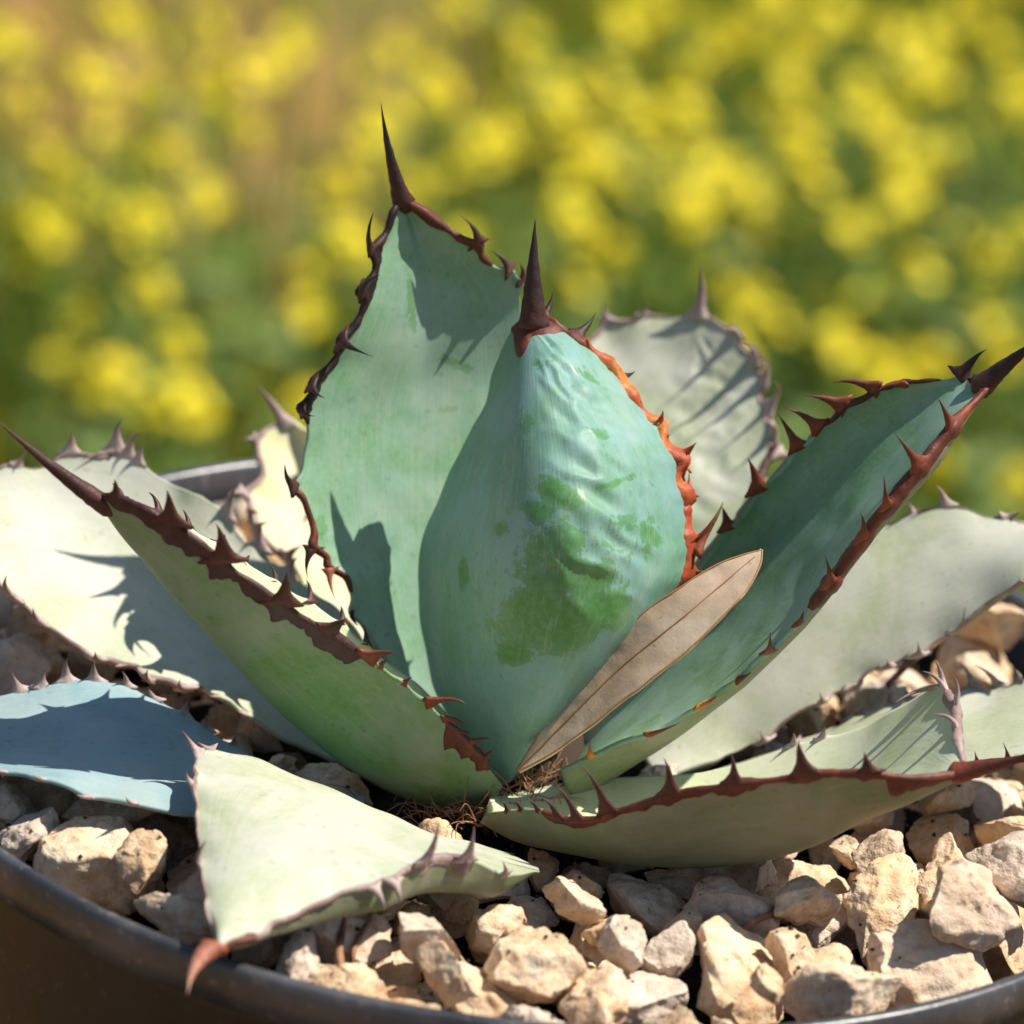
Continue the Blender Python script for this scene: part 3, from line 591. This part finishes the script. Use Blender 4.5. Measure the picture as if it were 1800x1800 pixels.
# short stem under the rosette and dry fibres at its foot
def tube(pts, r0, r1, k=5):
    p = spline(pts, max(8, len(pts) * 4)); v, f = [], []
    for i, q in enumerate(p):
        d = unit(p[min(i + 1, len(p) - 1)] - p[max(i - 1, 0)]); e1 = unit(np.cross(d, [.3, .2, .93])); e2 = np.cross(d, e1); r = r0 + (r1 - r0) * i / (len(p) - 1)
        for j in range(k):
            a = 2 * math.pi * j / k; v.append(q + (e1 * math.cos(a) + e2 * math.sin(a)) * r)
    for i in range(len(p) - 1):
        for j in range(k): f.append((i * k + j, i * k + (j + 1) % k, (i + 1) * k + (j + 1) % k, (i + 1) * k + j))
    return v, f
v, f = [], []
for i in range(9):
    z = -16 + i * 2.0; r = 15 - i * .9
    for j in range(20):
        a = 2 * math.pi * j / 20; rr = r * (1 + .12 * noise.noise(Vector((math.cos(a) * 2, math.sin(a) * 2, i * .4)))); v.append((rr * math.cos(a), rr * math.sin(a), z + 12))
for i in range(8):
    for j in range(20): f.append((i * 20 + j, i * 20 + (j + 1) % 20, (i + 1) * 20 + (j + 1) % 20, (i + 1) * 20 + j))
t = NT('dry_fibre'); oc = t.coord('Object'); k = t.noise(oc, 400, 3)
t.set(Base_Color=t.ramp(k, [(.3, (.10, .045, .02)), (.6, (.30, .15, .07)), (.8, (.45, .30, .17))]), Roughness=.7); M['fibre'] = t.m
t = NT('dead_stem'); t.set(Base_Color=(.05, .03, .018), Roughness=.9)
mesh_obj('stem', np.array(v) + np.array([4, 8, 0]), f, t.m, agave)
v, f = [], []
for k in range(130):
    a = random.choice([P(random.gauss(835, 45), random.gauss(1430, 14), z=-9), P(random.gauss(930, 30), random.gauss(1385, 14), z=-6), P(random.gauss(770, 60), random.gauss(1435, 12), z=-10)])
    d = np.array([random.gauss(0, 1), random.gauss(0, .6), abs(random.gauss(0, .5))]); d = unit(d) * random.uniform(3, 11)
    mid = a + d * .5 + np.array([random.gauss(0, 1), random.gauss(0, 1), random.uniform(0, 2.4)])
    vv, ff = tube([a, mid, a + d], .16, .05, 4); o = len(v); v += vv; f += [tuple(x + o for x in q) for q in ff]
o = mesh_obj('dry_fibres', np.array(v) - AG0, f, M['fibre'], agave); o['kind'] = 'stuff'

# ------------------------------------------------------------------ potting soil
def soil_z(x, y):
    r = math.hypot(x, y)
    return -18.5 + 1.2 * noise.noise(Vector((x * .03, y * .03, 1))) + .7 * noise.noise(Vector((x * .15, y * .15, 4))) + 4 * math.exp(-((x - PC[0]) ** 2 + (y - PC[1]) ** 2) / 900)
v, f = [], []; nr, na = 70, 200
for i in range(nr + 1):
    for j in range(na):
        r = 110.4 * i / nr; a = 2 * math.pi * j / na; x, y = r * math.cos(a), r * math.sin(a)
        v.append((x, y, soil_z(x, y) + .9 * noise.noise(Vector((x * .5, y * .5, 7))) + .5 * noise.noise(Vector((x * 1.1, y * 1.1, 2)))))
for i in range(nr):
    for j in range(na): f.append((i * na + j, i * na + (j + 1) % na, (i + 1) * na + (j + 1) % na, (i + 1) * na + j))
t = NT('potting_soil'); oc = t.coord('Object'); k = t.noise(oc, 260, 5, .7); k2 = t.noise(oc, 900, 3)
c = t.ramp(k, [(.35, (.012, .009, .007)), (.6, (.045, .03, .02)), (.75, (.11, .07, .045))])
t.set(Base_Color=c, Roughness=.95, Specular_IOR_Level=.15); t.bump(k, 1, .002)
soil = mesh_obj('soil', v, f, t.m); tag(soil, kind='structure')

# ------------------------------------------------------------------ gravel
def stone_mat(name, a, b, c0):
    t = NT(name); oc = t.coord('Object'); oi = t.n('ShaderNodeObjectInfo')
    k = t.noise(oc, 2.6, 4, .65); k2 = t.noise(oc, 13, 3, .7)
    c = t.ramp(k, [(.34, a), (.52, b), (.70, c0)])
    rnd = oi.outputs['Random']
    c = t.mix(t.ramp(rnd, [(0, (.45, .45, .45)), (.35, (0, 0, 0)), (1, (0, 0, 0))]), c, (.50, .30, .15))
    c = t.mix(t.ramp(rnd, [(.6, (0, 0, 0)), (1, (.5, .5, .5))]), c, (.55, .47, .40))
    dirt = t.ramp(t.noise(oc, 4.5, 3, .7, .5), [(.56, (0, 0, 0)), (.72, (.6, .6, .6))]); c = t.mix(dirt, c, (.30, .19, .11))
    pit = t.ramp(k2, [(.58, (0, 0, 0)), (.70, (1, 1, 1))])
    c = t.mix(t.math('MULTIPLY', pit, .45), c, (.27, .16, .09))
    t.set(Base_Color=c, Roughness=.92, Specular_IOR_Level=.2)
    t.bump(k2, .7, .0007)
    return t.m
M['stone'] = stone_mat('limestone', (.57, .35, .19), (.74, .54, .35), (.84, .69, .50))
M['stone_grey'] = stone_mat('limestone_grey', (.50, .38, .28), (.64, .51, .40), (.76, .64, .53))

import bmesh
def stone_mesh(seed, flat):
    r = random.Random(seed); bm = bmesh.new(); bmesh.ops.create_icosphere(bm, subdivisions=5, radius=1)
    v = np.array([q.co[:] for q in bm.verts]); off = r.uniform(0, 50)
    v = v * 1.35
    for k in range(r.randint(10, 18)):
        n = Vector((r.gauss(0, 1), r.gauss(0, 1), r.gauss(0, 1))).normalized(); d = r.uniform(.62, 1.0)
        n = np.array(n); s = v @ n - d; v = v - np.where(s > 0, s * .985, 0)[:, None] * n
    v *= np.array([1.0, r.uniform(.66, .9), flat]) * .62
    for i in range(len(v)):
        p = v[i]; n = p / (np.linalg.norm(p) + 1e-6)
        d = .10 * nz(p, 2.2, off) + .055 * nz(p, 5.0, off + 3) + .028 * nz(p, 11, off + 8) + .012 * nz(p, 24, off)
        v[i] = p + n * d
    for q, p in zip(bm.verts, v): q.co = p
    me = bpy.data.meshes.new('stone')
    for fc in bm.faces: fc.smooth = True
    bm.to_mesh(me); bm.free()
    return me, v
VAR = []
for s in range(16):
    me, v = stone_mesh(100 + s, random.uniform(.42, .74)); me.materials.append(M['stone'] if s % 4 else M['stone_grey']); VAR.append((me, v))
GR = .8; GN = int(250 / GR); Hm = np.full((GN, GN), -99.0); Um = np.full((GN, GN), 99.0)
def cell(p): return np.clip(((p + 125) / GR).astype(int), 0, GN - 1)
for i in range(GN):
    for j in range(GN):
        x, y = i * GR - 125, j * GR - 125
        Hm[i, j] = soil_z(x, y) if x * x + y * y < 110 ** 2 else 40.0
for pts in LEAFPTS:
    q = pts; ci, cj = cell(q[:, 0]), cell(q[:, 1]); np.minimum.at(Um, (ci, cj), q[:, 2] - .4)
U2 = Um.copy()
for dx in (-1, 0, 1):
    for dy in (-1, 0, 1): U2 = np.minimum(U2, np.roll(np.roll(Um, dx, 0), dy, 1))
Um = U2
SUB = slice(0, None, 3)
stones = []
def try_stone(vi, rot, size, x, y):
    v = VAR[vi][1][SUB] @ np.array(rot.to_matrix()).T * size
    ci, cj = cell(v[:, 0] + x), cell(v[:, 1] + y); z = np.max((Hm[ci, cj] - v[:, 2])[v[:, 2] < 0]) - .5
    lo = v[:, 2] < 0
    clash = np.any(Um[ci, cj] < v[:, 2] + z)
    return z, clash, ci, cj, v[:, 2] + z
def put_stone(vi, rot, size, x, y, z, ci, cj, top, label=None):
    np.maximum.at(Hm, (ci, cj), top)
    o = bpy.data.objects.new('gravel_stone', VAR[vi][0]); C.objects.link(o)
    o.location = W((x, y, z)); o.rotation_mode = 'QUATERNION'; o.rotation_quaternion = rot; o.scale = (size * .001,) * 3
    tag(o, label or 'cream limestone chip lying among many in the pot', 'stone', 'cream gravel chips')
    stones.append(o)
def rnd_rot(r=random):
    from mathutils import Quaternion
    q = Quaternion((0, 0, 1), r.uniform(0, 6.28)) @ Quaternion((1, 0, 0), r.gauss(0, .5)) @ Quaternion((0, 1, 0), r.gauss(0, .5)); return q
# stones that can be recognised in the photograph, back to front: px, py, size mm
HERO = [(25, 1140, 16), (40, 1190, 13), (140, 1165, 12), (1195, 1340, 7), (1590, 1200, 15), (1560, 1235, 12), (1720, 1180, 16), (1790, 1160, 13),
        (510, 1345, 9), (590, 1365, 13), (30, 1380, 13), (120, 1420, 19), (40, 1440, 12), (190, 1400, 15), (250, 1460, 17), (320, 1460, 12), (110, 1450, 14), (205, 1450, 12), (150, 1525, 19), (50, 1500, 10), (235, 1580, 10), (290, 1530, 15), (240, 1500, 9),
        (1020, 1515, 17), (880, 1490, 8), (930, 1560, 12), (860, 1640, 27), (690, 1690, 15), (720, 1640, 10), (1060, 1640, 15), (1120, 1590, 16), (1230, 1600, 15), (1440, 1530, 17), (1550, 1500, 15), (1640, 1490, 15), (1740, 1430, 17), (1750, 1490, 14),
        (1500, 1590, 16), (1580, 1570, 12), (1650, 1560, 14), (1700, 1610, 20), (1380, 1650, 12), (1420, 1640, 11), (860, 1750, 20), (1010, 1720, 16), (1130, 1740, 16), (1310, 1740, 22), (1450, 1730, 15), (1590, 1710, 24), (1690, 1690, 20), (1220, 1690, 11), (680, 1740, 11), (1070, 1790, 12), (780, 1760, 9), (1530, 1640, 15), (1770, 1640, 15), (1780, 1540, 13), (540, 1700, 9)]
NAMED = {(860, 1640): 'largest broad cream stone lying in front of the triangular leaf', (1195, 1340): 'tiny cream stone at the foot of the pale lower right leaf', (1020, 1515): 'stone wedged between the triangular leaf and the low front right leaf', (510, 1345): 'small round grey stone in shade under the left leaf'}
hr = random.Random(5)
for (px, py, s) in HERO:
    best = None
    for k in range(26):
        p = P(px + hr.gauss(0, 9 + k), py + hr.gauss(0, 6 + k * .5), z=-11); vi = hr.randrange(16); rot = rnd_rot(hr); sz = s * .88 * hr.uniform(.9, 1.1)
        if math.hypot(p[0], p[1]) + sz * .55 > 109: p = p * ((109 - sz * .55) / math.hypot(p[0], p[1]))
        z, clash, ci, cj, top = try_stone(vi, rot, sz, p[0], p[1])
        sc = z + (100 if clash else 0) + (30 if top.max() > 1.5 else 0) + .25 * k
        if best is None or sc < best[0]: best = (sc, vi, rot, sz, p[0], p[1], z, ci, cj, top)
    if best[0] < 40: put_stone(*best[1:], NAMED.get((px, py)))
fr = random.Random(9); tries = 0
while len(stones) < 292 and tries < 900:
    tries += 1; best = None
    sz = fr.choice([7, 8, 9, 10, 11, 12, 13, 15]) * .82 if tries < 420 else fr.uniform(4.5, 7.5)
    for k in range(10):
        a = fr.uniform(0, 6.283); r = 106 * math.sqrt(fr.random()); x, y = r * math.cos(a), r * math.sin(a)
        if y > -20 and fr.random() < .62: y = -abs(y); 
        if math.hypot(x, y) + sz * .5 > 109 or math.hypot(x - PC[0], y - PC[1]) < 20 + sz * .5: continue
        vi = fr.randrange(16); rot = rnd_rot(fr); z, clash, ci, cj, top = try_stone(vi, rot, sz, x, y)
        if clash or top.max() > .5: continue
        if best is None or z < best[0]: best = (z, vi, rot, sz, x, y, z, ci, cj, top)
    if best: put_stone(*best[1:])
print('stones', len(stones))
# fine grit between the stones
v, f = [], []
for k in range(5200):
    a = random.uniform(0, 6.283); r = 108 * math.sqrt(random.random()); x, y = r * math.cos(a), r * math.sin(a); s = random.uniform(.3, 1.15) ** 1.3
    ci, cj = cell(np.array([x])), cell(np.array([y])); h = Hm[ci[0], cj[0]]
    if h > 2 or (h > soil_z(x, y) + 1.0 and random.random() < .75) or Um[ci[0], cj[0]] < h + 2 * s: continue
    if h > soil_z(x, y) + 1.0: s *= .55
    o = len(v); c = np.array([x, y, h + s * .3])
    for d in ((1, 0, 0), (-1, 0, 0), (0, 1, 0), (0, -1, 0), (0, 0, 1), (0, 0, -1)): v.append(c + np.array(d) * s * random.uniform(.5, 1.1))
    for q in ((0, 2, 4), (2, 1, 4), (1, 3, 4), (3, 0, 4), (2, 0, 5), (1, 2, 5), (3, 1, 5), (0, 3, 5)): f.append(tuple(o + i for i in q))
t = NT('grit_mix'); oc = t.coord('Object'); k = t.noise(oc, 330, 2)
t.set(Base_Color=t.ramp(k, [(.45, (.03, .022, .016)), (.6, (.12, .08, .05)), (.7, (.5, .38, .26))]), Roughness=.95)
o = mesh_obj('grit', v, f, t.m, smooth=False); tag(o, 'dark potting grit and crumbs between the gravel stones', 'grit', kind='stuff')

# ------------------------------------------------------------------ fallen lance leaf
fl = empty('fallen_leaf', P(912, 1352, y=-24)); tag(fl, 'dry tan lance-shaped fallen leaf resting against the channelled right leaf', 'leaf')
F0 = np.array(P(912, 1352, y=-24))
def fallen():
    nu, nv = 70, 25
    Lc = spline([P(*q[:2], y=q[2]) for q in [(910, 1352, -25), (985, 1232, -22), (1080, 1122, -20), (1180, 1042, -18), (1265, 990, -15), (1340, 966, -13)]], nu)
    Rc = spline([P(*q[:2], y=q[2]) for q in [(912, 1356, -27), (1005, 1300, -29), (1105, 1222, -29), (1210, 1140, -27), (1295, 1058, -22), (1334, 1000, -17), (1340, 966, -13)]], nu)
    tt = np.linspace(-1, 1, nv)
    Mc = (Lc + Rc) / 2 + np.array([0, 1.4, -.6]) * np.sin(np.linspace(0, math.pi, nu))[:, None]
    a = ((Rc - Lc) / 2)[:, None]; b = ((Lc + Rc) / 2 - Mc)[:, None]; T = tt[None, :, None]
    S = Mc[:, None] + T * a + np.abs(T) ** 1.4 * b
    for i in range(nu):
        for j in range(nv): S[i, j, 1] += .7 * nz(S[i, j], .12, 3) + .25 * nz(S[i, j], .4, 5); S[i, j, 2] += .5 * nz(S[i, j], .15, 8) * abs(tt[j])
    N = unit(np.cross(np.gradient(S, axis=0), np.gradient(S, axis=1)))
    if N[..., 1].mean() < 0: N = -N
    Bk = S + N * .45
    v = np.vstack([S.reshape(-1, 3), Bk.reshape(-1, 3)]); n0 = nu * nv; F = []; ix = lambda i, j: i * nv + j
    for i in range(nu - 1):
        for j in range(nv - 1):
            F.append((ix(i, j), ix(i, j + 1), ix(i + 1, j + 1), ix(i + 1, j))); F.append((n0 + ix(i, j), n0 + ix(i + 1, j), n0 + ix(i + 1, j + 1), n0 + ix(i, j + 1)))
        F.append((ix(i, 0), ix(i + 1, 0), n0 + ix(i + 1, 0), n0 + ix(i, 0))); F.append((ix(i, nv - 1), n0 + ix(i, nv - 1), n0 + ix(i + 1, nv - 1), ix(i + 1, nv - 1)))
    t = NT('dry_leaf'); oc = t.coord('Object'); k = t.noise(oc, 800, 3, .6); k2 = t.noise(oc, 90, 4)
    c = t.ramp(k2, [(.3, (.30, .19, .11)), (.5, (.44, .31, .20)), (.7, (.54, .42, .31))]); c = t.mix(t.math('MULTIPLY', k, .4), c, (.50, .41, .33))
    spots = t.ramp(t.noise(oc, 420, 2), [(.70, (0, 0, 0)), (.74, (1, 1, 1))]); c = t.mix(t.math('MULTIPLY', spots, .5), c, (.22, .11, .06))
    t.set(Base_Color=c, Roughness=.6); t.bump(t.noise(t.coord('Object'), 700, 3, .7, .2), .3, .0003)
    mesh_obj('blade', v - F0, F, t.m, fl, uv=None)
    t = NT('dry_leaf_vein'); t.set(Base_Color=(.33, .15, .05), Roughness=.65)
    def line(name, pts, r0, r1):
        vv, ff = tube(pts, r0, r1, 6); mesh_obj(name, np.array(vv) - F0, ff, t.m, fl)
    line('midrib', [S[i, nv // 2] - N[i, nv // 2] * .05 for i in range(0, nu, 6)], .24, .1)
    line('rolled_edge', [S[i, 0] for i in range(0, nu, 5)] + [S[-1, 0]], .2, .15); line('rolled_edge', [S[i, -1] for i in range(0, nu, 5)] + [S[-1, -1]], .2, .15)
fallen()

# dry straws and root threads lying on the gravel
def straw(pts, r0, r1, label, mat='fibre'):
    pp = [np.asarray(P(a, b, z=z)) for a, b, z in pts]; vv, ff = tube(pp, r0, r1, 7); o0 = pp[0]
    o = mesh_obj('dry_straw', np.array(vv), ff, M[mat]); tag(o, label, 'straw'); return o
straw([(1560, 1205, 1), (1600, 1165, 4), (1650, 1128, 7), (1690, 1100, 9)], .7, .35, 'thin reddish straw leaning from gravel under the pale right leaf')
straw([(1270, 1660, -7), (1340, 1612, -5), (1410, 1602, -5), (1430, 1612, -6)], .8, .4, 'bent brown straw lying on shaded gravel under the low front right leaf')
straw([(600, 1720, -9), (596, 1670, -6), (603, 1625, -4), (600, 1605, -3)], .9, .5, 'tan root thread standing under the pale triangular front leaf')
straw([(615, 1715, -9), (625, 1660, -6), (650, 1620, -4), (655, 1600, -3)], .6, .3, 'thin forked root thread beside the triangular front leaf')

# ------------------------------------------------------------------ meadow
def meadow_grass():
    n = 46000; x = rng.uniform(-1500, 1500, n); y = rng.uniform(480, 4700, n)
    keep = np.ones(n, bool)
    for i in range(n):
        q = noise.noise(Vector((x[i] * .0021 + 5, y[i] * .0021, .7))); br = noise.noise(Vector((x[i] * .006, y[i] * .006, 4)))
        bare = any(math.hypot((x[i] - a) / c, (y[i] - b) / d) < 1 for a, b, c, d in BARE)
        if (bare and random.random() < .95) or (q < -.22 and random.random() < .4): keep[i] = False
    x, y = x[keep], y[keep]; n = len(x)
    h = rng.uniform(60, 230, n); w = rng.uniform(2.5, 5.5, n); a = rng.uniform(0, 6.283, n); le = rng.uniform(.1, .7, n) * h; b = rng.uniform(0, 6.283, n)
    z = np.array([ground_h(p, q) for p, q in zip(x, y)])
    ca, sa, cb, sb = np.cos(a) * w, np.sin(a) * w, np.cos(b) * le, np.sin(b) * le
    V = np.stack([np.stack([x - ca, y - sa, z - 3], 1), np.stack([x + ca, y + sa, z - 3], 1), np.stack([x + cb * .35 + ca * .8, y + sb * .35 + sa * .8, z + h * .6], 1),
                  np.stack([x + cb * .35 - ca * .8, y + sb * .35 - sa * .8, z + h * .6], 1), np.stack([x + cb, y + sb, z + h], 1)], 1).reshape(-1, 3)
    F = []
    for i in range(n): o = 5 * i; F += [(o, o + 1, o + 2, o + 3), (o + 3, o + 2, o + 4)]
    t = NT('meadow_grass'); g = t.attr('tone'); c = t.ramp(g, [(0, (.11, .19, .014)), (.40, (.24, .31, .022)), (.75, (.40, .38, .030)), (1, (.50, .33, .07))])
    t.set(Base_Color=c, Roughness=.6, Specular_IOR_Level=.25)
    tr = t.n('ShaderNodeBsdfTranslucent'); t.l(c, tr.inputs[0]); mx = t.n('ShaderNodeMixShader'); mx.inputs[0].default_value = .4
    t.l(t.b.outputs[0], mx.inputs[1]); t.l(tr.outputs[0], mx.inputs[2]); t.l(mx.outputs[0], t.out.inputs[0])
    patch = np.array([.5 + .9 * noise.noise(Vector((p * .003, q * .003, 8))) for p, q in zip(x, y)])
    tone = np.clip(.55 * patch + rng.uniform(0, .5, n), 0, 1)
    o = mesh_obj('meadow_grass', V, F, t.m, smooth=False, attrs={'tone': np.repeat(tone, 5)})
    tag(o, 'green meadow grass far out of focus behind the pot', 'grass', kind='stuff')
gp = lambda px, py: P(px, py, z=DROP)
BARE = []
for px, py, rx, ry in [(545, 40, 150, 800), (60, 110, 150, 450), (470, 300, 150, 350), (800, 30, 80, 300), (330, 60, 120, 200), (700, 60, 110, 300), (620, 160, 110, 300), (590, -60, 160, 500), (300, -80, 200, 300)]:
    q = gp(px, py); BARE.append((q[0], q[1], rx, ry))
meadow_grass()
t = NT('yellow_petal'); k = t.noise(t.coord('Object'), 90, 2); t.set(Base_Color=t.ramp(k, [(.35, (.84, .64, .006)), (.65, (.90, .78, .012))]), Roughness=.6); M['petal'] = t.m
t.set(Subsurface_Weight=.0)
t = NT('flower_stem'); t.set(Base_Color=(.16, .24, .03), Roughness=.6); M['fstem'] = t.m
t = NT('flower_leaf'); t.set(Base_Color=(.13, .21, .025), Roughness=.6); M['fleaf'] = t.m
def flower_variant(s):
    r = random.Random(s); H = r.uniform(250, 330)
    lean = np.array([r.gauss(0, 22), r.gauss(0, 22), 0]); st = [np.zeros(3), np.array([0, 0, H * .5]) + lean * .35, np.array([0, 0, H]) + lean]
    sv, sf = tube(st, 2.0, 1.2, 5); top = st[2]
    for k in range(2):
        b = np.array([0, 0, H * r.uniform(.5, .8)]) + lean * .5; e = b + np.array([r.gauss(0, 26), r.gauss(0, 26), r.uniform(30, 60)])
        vv, ff = tube([b, (b + e) / 2 + [0, 0, -4], e], 1.1, .8, 4); o = len(sv); sv += vv; sf += [tuple(i + o for i in q) for q in ff]
    pv, pf = [], []
    R = r.uniform(4, 10)
    for k in range(r.randint(6, 12)):
        d = unit(np.array([r.gauss(0, 1), r.gauss(0, 1), r.gauss(.5, .8)])); c = top + d * R * r.uniform(.5, 1) ; nrm = unit(d + np.array([0, 0, .6]))
        e1 = unit(np.cross(nrm, [.2, .9, .3])); e2 = np.cross(nrm, e1)
        for m in range(4):
            a = m * math.pi / 2 + r.uniform(-.2, .2); dd = e1 * math.cos(a) + e2 * math.sin(a); pp = e1 * -math.sin(a) + e2 * math.cos(a); L = r.uniform(6, 8.5)
            o = len(pv); pv += [c, c + dd * L * .6 + pp * L * .45 + nrm * 1.2, c + dd * L + nrm * .6, c + dd * L * .6 - pp * L * .45 + nrm * 1.2]; pf.append((o, o + 1, o + 2, o + 3))
    lv, lf = [], []
    for k in range(9):
        b = np.array([0, 0, H * r.uniform(.1, .75)]) + lean * .3; a = r.uniform(0, 6.28); d = np.array([math.cos(a), math.sin(a), r.uniform(-.1, .7)]); sd = np.array([-math.sin(a), math.cos(a), 0]); L = r.uniform(25, 60)
        o = len(lv); lv += [b, b + d * L * .5 + sd * L * .17, b + d * L + [0, 0, -L * .2], b + d * L * .5 - sd * L * .17]; lf.append((o, o + 1, o + 2, o + 3))
    out = []
    for nm, vv, ff, mt in (('stem', sv, sf, 'fstem'), ('flower_head', pv, pf, 'petal'), ('stem_leaves', lv, lf, 'fleaf')):
        me = bpy.data.meshes.new(nm); me.from_pydata((np.array(vv) * .001).tolist(), [], [list(q) for q in ff]); me.materials.append(M[mt]); out.append((nm, me))
    return top, out
FV = [flower_variant(40 + s) for s in range(7)]
def put_flower(px, py, r, jitter=True):
    top, parts = r.choice(FV); s = r.uniform(.75, 1.15)
    z = DROP + top[2] * s; p = P(px, py, z=z); x, y = p[0], p[1]
    if not (420 < y < 4600): return
    e = empty('yellow_wildflower', (x - top[0] * s, y - top[1] * s, ground_h(x, y) - 2)); e.scale = (s, s, s)
    tag(e, 'yellow wildflower blurred in the meadow behind the pot', 'wildflower', 'yellow meadow flowers')
    for nm, me in parts:
        o = bpy.data.objects.new(nm, me); C.objects.link(o); o.parent = e
        if nm == 'stem_leaves': o['kind'] = 'stuff'
fr = random.Random(77)
SEEN = [(430, 215), (545, 455), (155, 140), (1005, 495), (190, 650), (100, 630), (310, 610), (1745, 540), (1480, 600), (45, 455), (75, 270), (190, 370), (215, 410), (275, 385), (820, 270), (800, 300), (885, 190), (760, 170), (1020, 150), (350, 720), (320, 700), (265, 510),
        (1660, 280), (1460, 530), (25, 70), (200, 30), (280, 80), (35, 190), (370, 130), (415, 110), (370, 340), (605, 420), (640, 230), (250, 150), (190, 230), (90, 400), (840, 240), (1100, 45), (940, 60), (760, 60), (1060, 150), (990, 270), (1030, 280), (1180, 20), (1300, 90), (1250, 70), (1460, 20), (1530, 60), (1380, 120), (1600, 150), (1650, 130), (1750, 90), (1780, 180), (1330, 350), (1300, 300), (1420, 290), (1550, 230), (1600, 330), (1700, 420), (1500, 400), (1250, 480), (1430, 560), (1510, 620), (1560, 690), (1640, 620), (1790, 830), (1650, 790), (1200, 200), (1140, 250), (1090, 330), (1330, 210), (1000, 330), (560, 340), (480, 120), (640, 120), (700, 90), (300, 270), (140, 310)]
for q in SEEN: put_flower(q[0], q[1], fr)
n = 0
while n < 200:
    px, py = fr.uniform(-500, 2300), fr.uniform(-260, 800)
    wgt = .35 + .65 * max(0, min(1, (px - 500) / 900)); wgt *= 1 - .85 * max(0, min(1, (py - 300) / 330))
    if 430 < px < 720 and py < 420 and fr.random() < .7: continue
    if fr.random() < wgt: put_flower(px, py, fr); n += 1

sv, sf, sm = [], [], []; r2 = random.Random(4); n = 0
while n < 420:
    x, y = r2.uniform(-1500, 1500), r2.uniform(700, 4500); top, parts = r2.choice(FV); q = proj(np.array([x, y, DROP + top[2]]))
    if -520 < q[0] < 2320 and -280 < q[1] < 820: continue
    n += 1
    for nm, me in parts[:2]:
        o = len(sv); s_ = r2.uniform(.8, 1.1)
        for vv in me.vertices: sv.append((vv.co[0] * 1000 * s_ + x, vv.co[1] * 1000 * s_ + y, vv.co[2] * 1000 * s_ + ground_h(x, y) - 2))
        for p in me.polygons: sf.append([i + o for i in p.vertices]); sm.append(1 if nm == 'flower_head' else 0)
o = mesh_obj('yellow_wildflowers', sv, sf, M['fstem'], smooth=False); o.data.materials.append(M['petal']); o.data.polygons.foreach_set('material_index', np.array(sm, np.int32))
tag(o, 'mass of yellow wildflowers over the rest of the meadow', 'wildflowers', kind='stuff')
